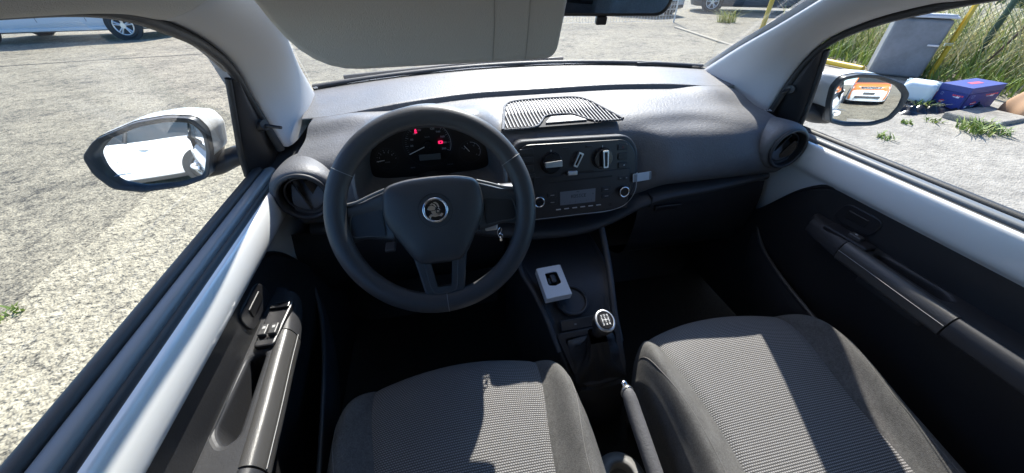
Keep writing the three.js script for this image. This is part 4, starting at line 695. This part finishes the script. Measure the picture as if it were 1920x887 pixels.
// ───────── front of the yard: mesh panel, yellow post, weeds ─────────
const yellow = mat([.62, .42, .035], .55, { roughnessMap: wearRough });
{
  const f = thing('mesh_panel', 'white wire mesh fence panel standing along the far edge of the yard', 'fence', [5.3, 0, -12.2], -.1);
  const wire = mat([.6, .6, .58], .5), g = [], h = [];
  for (let i = 0; i <= 44; i++) g.push(rbox(.008, 1.5, .008, -2.2 + i * .1, .78, 0, .002, 1));
  for (let j = 0; j <= 9; j++) h.push(rbox(4.4, .008, .008, 0, .04 + j * .16, .009, .002, 1));
  obj('vertical_wires', g, wire, f); obj('horizontal_wires', h, wire, f);
  for (const x of [-2.2, 2.2]) obj('post', bar([x, 0, 0], [x, 1.6, 0], .025), wire, f);
  const p = thing('yellow_post', 'yellow steel post leaning in front of the dark van', 'post', [8.2, 0, -9.1]);
  obj('pole', bar([0, 0, 0], [.12, 2.3, -.1], .055, 16), yellow, p); obj('foot_plate', rbox(.24, .02, .24, 0, .01, 0, .004), yellow, p);
}
// ───────── plants ─────────
function blades(n, place, hMin, hMax, w, cols, parent, name, lean = .35) {   // many bent leaf blades in one mesh
  const pos = [], col = [], idx = [];
  for (let i = 0; i < n; i++) {
    const [x, y, z] = place(), h = lerp(hMin, hMax, rnd()), a = rnd() * 6.283, c = Math.cos(a), s = Math.sin(a), l = h * lean * (.3 + rnd() * 1.4), C = cols[(rnd() * cols.length) | 0], k = .75 + rnd() * .5, b = pos.length / 3, b2 = a + 1.57 + (rnd() - .5), ww = w * (.6 + rnd() * .8);
    for (const [t, q] of [[0, 1], [.4, .9], [.75, .6], [1, .06]]) for (const sg of [-1, 1]) { pos.push(x + c * l * t * t + Math.cos(b2) * ww * q * sg, y + h * (t - .18 * t * t), z + s * l * t * t + Math.sin(b2) * ww * q * sg); col.push(C[0] * k, C[1] * k, C[2] * k); }
    for (let j = 0; j < 3; j++) { const e = b + j * 2; idx.push(e, e + 1, e + 3, e, e + 3, e + 2); }
  }
  const g = new THREE.BufferGeometry(); g.setAttribute('position', new THREE.Float32BufferAttribute(pos, 3)); g.setAttribute('color', new THREE.Float32BufferAttribute(col, 3)); g.setIndex(idx); g.computeVertexNormals();
  const o = new THREE.Mesh(g, M.leaf); o.name = parent === scene ? numbered(name) : name; o.castShadow = o.receiveShadow = true; parent.add(o); return o;
}
M.leaf = mat(1, .7, { vertexColors: true, transmission: .25, thickness: 0 });
const straw = [[.56, .48, .26], [.50, .46, .20], [.40, .42, .14], [.60, .54, .34]], green = [[.16, .25, .04], [.22, .30, .05], [.13, .20, .04], [.30, .36, .08]];
{
  const o = blades(6500, () => { const x = 5.85 + rnd() * 3.0, z = -6.3 + rnd() * 6.8; return [x, rise(x, z) - .02, z]; }, .25, 1.0, .006, [...straw, ...straw, ...green], scene, 'tall_grass', .5);
  o.userData = { label: 'tall dry and green grass growing along the wire fence', category: 'grass', kind: 'stuff' };
  const u = blades(5000, () => { const x = 5.5 + rnd() * 2.0, z = -6.5 + rnd() * 7; return [x, rise(x, z) - .02, z]; }, .08, .35, .008, green, scene, 'low_weeds', .6);
  u.userData = { label: 'low green weeds at the foot of the wire fence', category: 'weeds', kind: 'stuff' };
  const tuft = (x, z, r, n, h, label, cols = green) => { const t = thing('weed_tuft', label, 'weed', [x, rise(x, z), z], 0, 'weed tufts growing in the yard'); blades(n, () => { const a = rnd() * 6.28, q = Math.sqrt(rnd()) * r; return [q * Math.cos(a), 0, q * Math.sin(a)]; }, h * .4, h, .006, cols, t, 'leaves', .9); };
  tuft(4.14, -2.06, .16, 150, .11, 'largest green weed tuft on the concrete below the concrete block');
  tuft(4.25, -2.62, .06, 60, .13, 'upright weed tuft against the black plastic sheet');
  tuft(3.46, -2.27, .06, 40, .06, 'small weed nearest the passenger window sill');
  tuft(3.85, -2.42, .05, 30, .05, 'tiny weed between the sill weed and black sheet');
  tuft(4.05, -2.36, .06, 30, .05, 'flat weed right of the tiny weed on concrete');
  tuft(9.1, -11.6, .28, 180, .5, 'yellow-green weed tuft at the foot of the dark van', [[.3, .34, .04], [.24, .3, .04], [.36, .36, .06]]);
  tuft(-2.5, -2.95, .07, 50, .05, 'small weed at the concrete edge below the left mirror');
  tuft(-2.44, -1.62, .06, 40, .05, 'small weed at the concrete edge near the driver window');
}
// ───────── right-hand side: fence, cabinet and rubbish ─────────
{
  struct('sandy_track', grid([-6.5, -3, 0, 8].map((z) => [V(7.9, .262, z), V(12, .30, z), V(20, .35, z)])), mat([.52, .48, .40], .95, { bumpMap: asphaltBump, bumpScale: .01 }));
  const f = thing('chain_link_fence', 'green chain-link fence with dark green posts behind the cabinet', 'fence', [6.3, .25, -3.6]);
  const wire = mat([.10, .16, .10], .5), g = [], n = 130, H = 1.5;
  for (let i = -28; i < n + 44; i++) for (const d of [-1, 1]) { // one zig-zag strand per step, woven by alternating depth
    const z0 = -2.6 + i * .055, z1 = z0 + d * H, lo = -2.6, hi = 5.4, at = (z) => d * (z - z0), za = Math.min(hi, Math.max(lo, z0)), zb = Math.min(hi, Math.max(lo, z1)), pts = [[za, at(za)], [zb, at(zb)]]; if (Math.abs(zb - za) < .02) continue;
    g.push(bar([d * .003, pts[0][1], pts[0][0]], [d * .003, pts[1][1], pts[1][0]], .0022, 3));
  }
  obj('wire_netting', g, wire, f).userData.kind = 'stuff';
  for (let k = 1; k < 5; k++) obj('post', bar([0, -.1, -5.2 + k * 2.6], [0, 1.6, -5.2 + k * 2.6], .03, 12), mat([.04, .075, .045], .5), f);
  for (const y of [.05, .8, 1.48]) obj('tension_wire', bar([0, y, -2.6], [0, y, 5.4], .003, 5), wire, f);
  const c = thing('metal_cabinet', 'tall grey weathered metal cabinet standing behind the right wing mirror', 'cabinet', [5.48, .25, -3.85], -.85);
  const gm = mat(1, .6, { map: tex(512, (i) => { const v = .21 + .12 * (mottle(i) - .5); return [s2(v * .95), s2(v), s2(v * 1.06)]; }, .7), roughnessMap: wearRough });
  obj('shell', rbox(.50, .62, .42, 0, .31, 0, .035, 4), gm, c); obj('lid', [rbox(.54, .02, .46, 0, .64, 0, .006), rbox(.5, .02, .02, 0, .66, .2, .006)], mat([.5, .52, .55], .4), c); obj('hinge', rbox(.10, .022, .012, .19, .36, .214, .004), M.satin, c);
  const y = thing('yellow_upright', 'rusty yellow steel upright standing at the right edge of the grey cabinet', 'post', [5.60, .25, -3.5]);
  obj('angle_iron', [rbox(.05, 1.5, .008, 0, .75, 0, .002), rbox(.008, 1.5, .05, .02, .75, -.024, .002)], yellow, y); obj('bracket', rbox(.12, .03, .01, -.06, .38, .01, .003), M.satin, y);
  const r = thing('yellow_rail', 'low yellow rail lying on the ground left of the grey cabinet', 'rail', [5.1, .28, -4.4]);
  obj('rail_tube', bar([-.02, .02, -.6], [.02, .02, .45], .035, 12), yellow, r); obj('rail_foot', rbox(.1, .06, .06, 0, -.02, -.3, .01), yellow, r);
  // blue printed carton
  const b = thing('blue_carton', 'blue cardboard carton with red and white print behind a concrete block', 'carton', [4.69, .25, -2.60], .13);
  const print = canvasTex(512, 256, (x, w, h) => {
    x.fillStyle = '#1c2f7e'; x.fillRect(0, 0, w, h); x.fillStyle = '#c6314e'; x.beginPath(); x.ellipse(150, 150, 46, 22, -.2, 0, 7); x.fill(); x.fillStyle = '#e8e9f2'; for (const [a, c2, d] of [[110, 148, 80], [96, 186, 130], [96, 202, 100], [300, 60, 60]]) x.fillRect(a, c2, d, 7);
    x.fillStyle = '#d8dcec'; x.fillRect(40, 180, 36, 30); x.fillRect(360, 40, 56, 34); x.fillStyle = '#cf3a50'; for (let k = 0; k < 6; k++) x.fillRect(280 + k * 34, 30, 24, 22);
    x.strokeStyle = '#c9cde0'; x.lineWidth = 3; x.strokeRect(60, 26, 40, 34);
  });
  const blue = mat([.035, .05, .20], .6);
  obj('carton_body', rbox(.52, .20, .22, 0, .10, 0, .004), blue, b); obj('lid_rim', rbox(.528, .055, .228, 0, .185, 0, .004), mat([.045, .065, .25], .55), b);
  obj('printed_side', new THREE.PlaneGeometry(.50, .15).translate(0, .08, .1145), mat(1, .6, { map: print }), b);
  obj('printed_end', new THREE.PlaneGeometry(.20, .15).rotateY(-Math.PI / 2).translate(-.2645, .08, 0), mat(1, .6, { map: print }), b);
  obj('top_print', [put(slab([[-.09, -.02], [.08, -.03], [.10, .02], [-.07, .03]], .001, { r: .015 }), frame([.0, .213, 0], [1, 0, 0], [0, 0, -1]))], mat([.5, .08, .13], .6), b);
  const bl = thing('concrete_block', 'flat grey concrete block in front of the blue carton', 'block', [4.46, .17, -2.26], .10);
  obj('block', rbox(.52, .12, .34, 0, .06, 0, .018, 2), mat(1, .95, { map: slabMap, bumpMap: asphaltBump, bumpScale: .006 }), bl);
  obj('chip', rbox(.08, .03, .06, -.2, .105, .15, .01), mat(.28, .95), bl);
  const tm = mat([.32, .27, .19], .85);
  const pl = tag(obj('timber_offcut', metric(new RoundedBoxGeometry(.42, .035, .07, 2, .006).rotateY(.35).translate(5.05, .262, -2.42)), tm), 'pale timber offcut lying right of the concrete block', 'timber');
  // white canister with a red cap
  const j = thing('white_canister', 'white plastic canister with red cap lying against the blue carton', 'canister', [4.42, .25, -2.82], .5);
  const jm = mat([.66, .73, .74], .42);
  obj('jug_body', [rbox(.34, .19, .24, 0, .10, 0, .05, 5).rotateZ(-.06), bar([.15, .10, 0], [.21, .085, 0], .045, 20, .032)], jm, j);
  obj('jug_cap', new THREE.CylinderGeometry(.034, .034, .02, 28).rotateX(Math.PI / 2 - .15).translate(.02, .085, .128), mat([.6, .02, .03], .4), j);
  obj('jug_rib', [rbox(.012, .196, .246, -.07, .104, 0, .03, 3), rbox(.012, .19, .246, .09, .095, 0, .03, 3)], jm, j);
  // crumpled black sheet
  const rows = []; for (let a = 0; a <= 26; a++) { const q = []; for (let e = 0; e <= 40; e++) { const x = 3.95 + e / 40 * .75 + a / 26 * .06, z = -3.0 + a / 26 * .46 + e / 40 * .18, ed = Math.min(1, Math.min(a, 26 - a, e, 40 - e) / 3); q.push(V(x + .02 * (an.b[(a * 977 + e * 131) % 90000] - .5), rise(x, z) + .008 + ed * .09 * Math.abs(an.b[((a * 24) * 1024 + e * 19) % 1000000] - .3) * 1.2, z)); } rows.push(q); }
  tag(obj('plastic_sheet', metric(grid(rows)), mat([.02, .021, .024], .25)), 'crumpled glossy black plastic sheet in front of the white canister', 'plastic sheet');
  // paper bag with gingham print
  const ging = canvasTex(256, 256, (x) => { x.fillStyle = '#f0e4e0'; x.fillRect(0, 0, 256, 256); x.fillStyle = 'rgba(214,40,52,.62)'; for (let k = 0; k < 8; k++) { x.fillRect(k * 32, 0, 16, 256); x.fillRect(0, k * 32, 256, 16); } });
  const bag = thing('paper_bag', 'brown paper bag with red and white checked print at the right edge', 'bag', [5.02, .21, -2.16], -.55);
  obj('bag_body', loft([[0, .24, .16], [.10, .25, .15], [.22, .21, .10], [.34, .15, .03]].map(([y, a, c2]) => [[-a, y, -c2], [a, y, -c2 * .9], [a * 1.04, y, 0], [a, y, c2], [0, y, c2 * 1.12], [-a, y, c2], [-a * 1.03, y, 0]]), { nu: 42, nv: 14, closed: true, caps: true }), mat([.42, .26, .15], .85), bag);
  obj('checked_print', grid([[.015, .255, .158], [.10, .255, .152], [.20, .222, .115]].map(([y, a, c2]) => [-1, -.5, 0, .5, 1].map((k) => V(k * a * .95, y, c2 * (1.13 - .08 * k * k) + .004)))), (() => { const m = mat(1, .8, { map: ging }); ging.wrapS = ging.wrapT = THREE.RepeatWrapping; ging.repeat.set(5, 5); return m; })(), bag);
  tag(obj('dark_batten', metric(new RoundedBoxGeometry(.30, .03, .05, 2, .006).rotateY(-.3).translate(4.86, .235, -2.02)), mat([.06, .06, .062], .7)), 'short dark batten on the concrete below the checked bag', 'batten');
  // bare branch and far hedge
  tag(obj('bare_branch', [tube([[6.05, .25, -3.4], [6.12, .7, -3.3], [6.3, 1.05, -3.3], [6.5, 1.5, -3.1]], .012, 24, 6), tube([[6.13, .72, -3.3], [6.25, .95, -3.05], [6.4, 1.0, -2.7]], .007, 16, 5), tube([[6.2, .9, -3.3], [6.1, 1.15, -3.5], [6.2, 1.35, -3.7]], .006, 16, 5)], mat([.12, .09, .06], .9)), 'bare thin branch rising through the grass by the fence', 'branch');
  const hed = thing('hedge_bush', 'dense green bush far behind the chain-link fence', 'bush', [15, .3, -6]);
  blades(9000, () => { const a = rnd() * 6.28, q = Math.cbrt(rnd()); const e = Math.acos(2 * rnd() - 1); return [q * 2.2 * Math.sin(e) * Math.cos(a), 1.5 + q * 1.5 * Math.cos(e), q * 5 * Math.sin(e) * Math.sin(a)]; }, .1, .22, .05, [[.05, .12, .03], [.07, .15, .04], [.04, .09, .03]], hed, 'foliage', .7);
  obj('trunk', bar([0, 0, 0], [0, 1.5, 0], .12, 10, .06), mat([.1, .08, .06], .9), hed);
}
renderer.render(scene, camera);
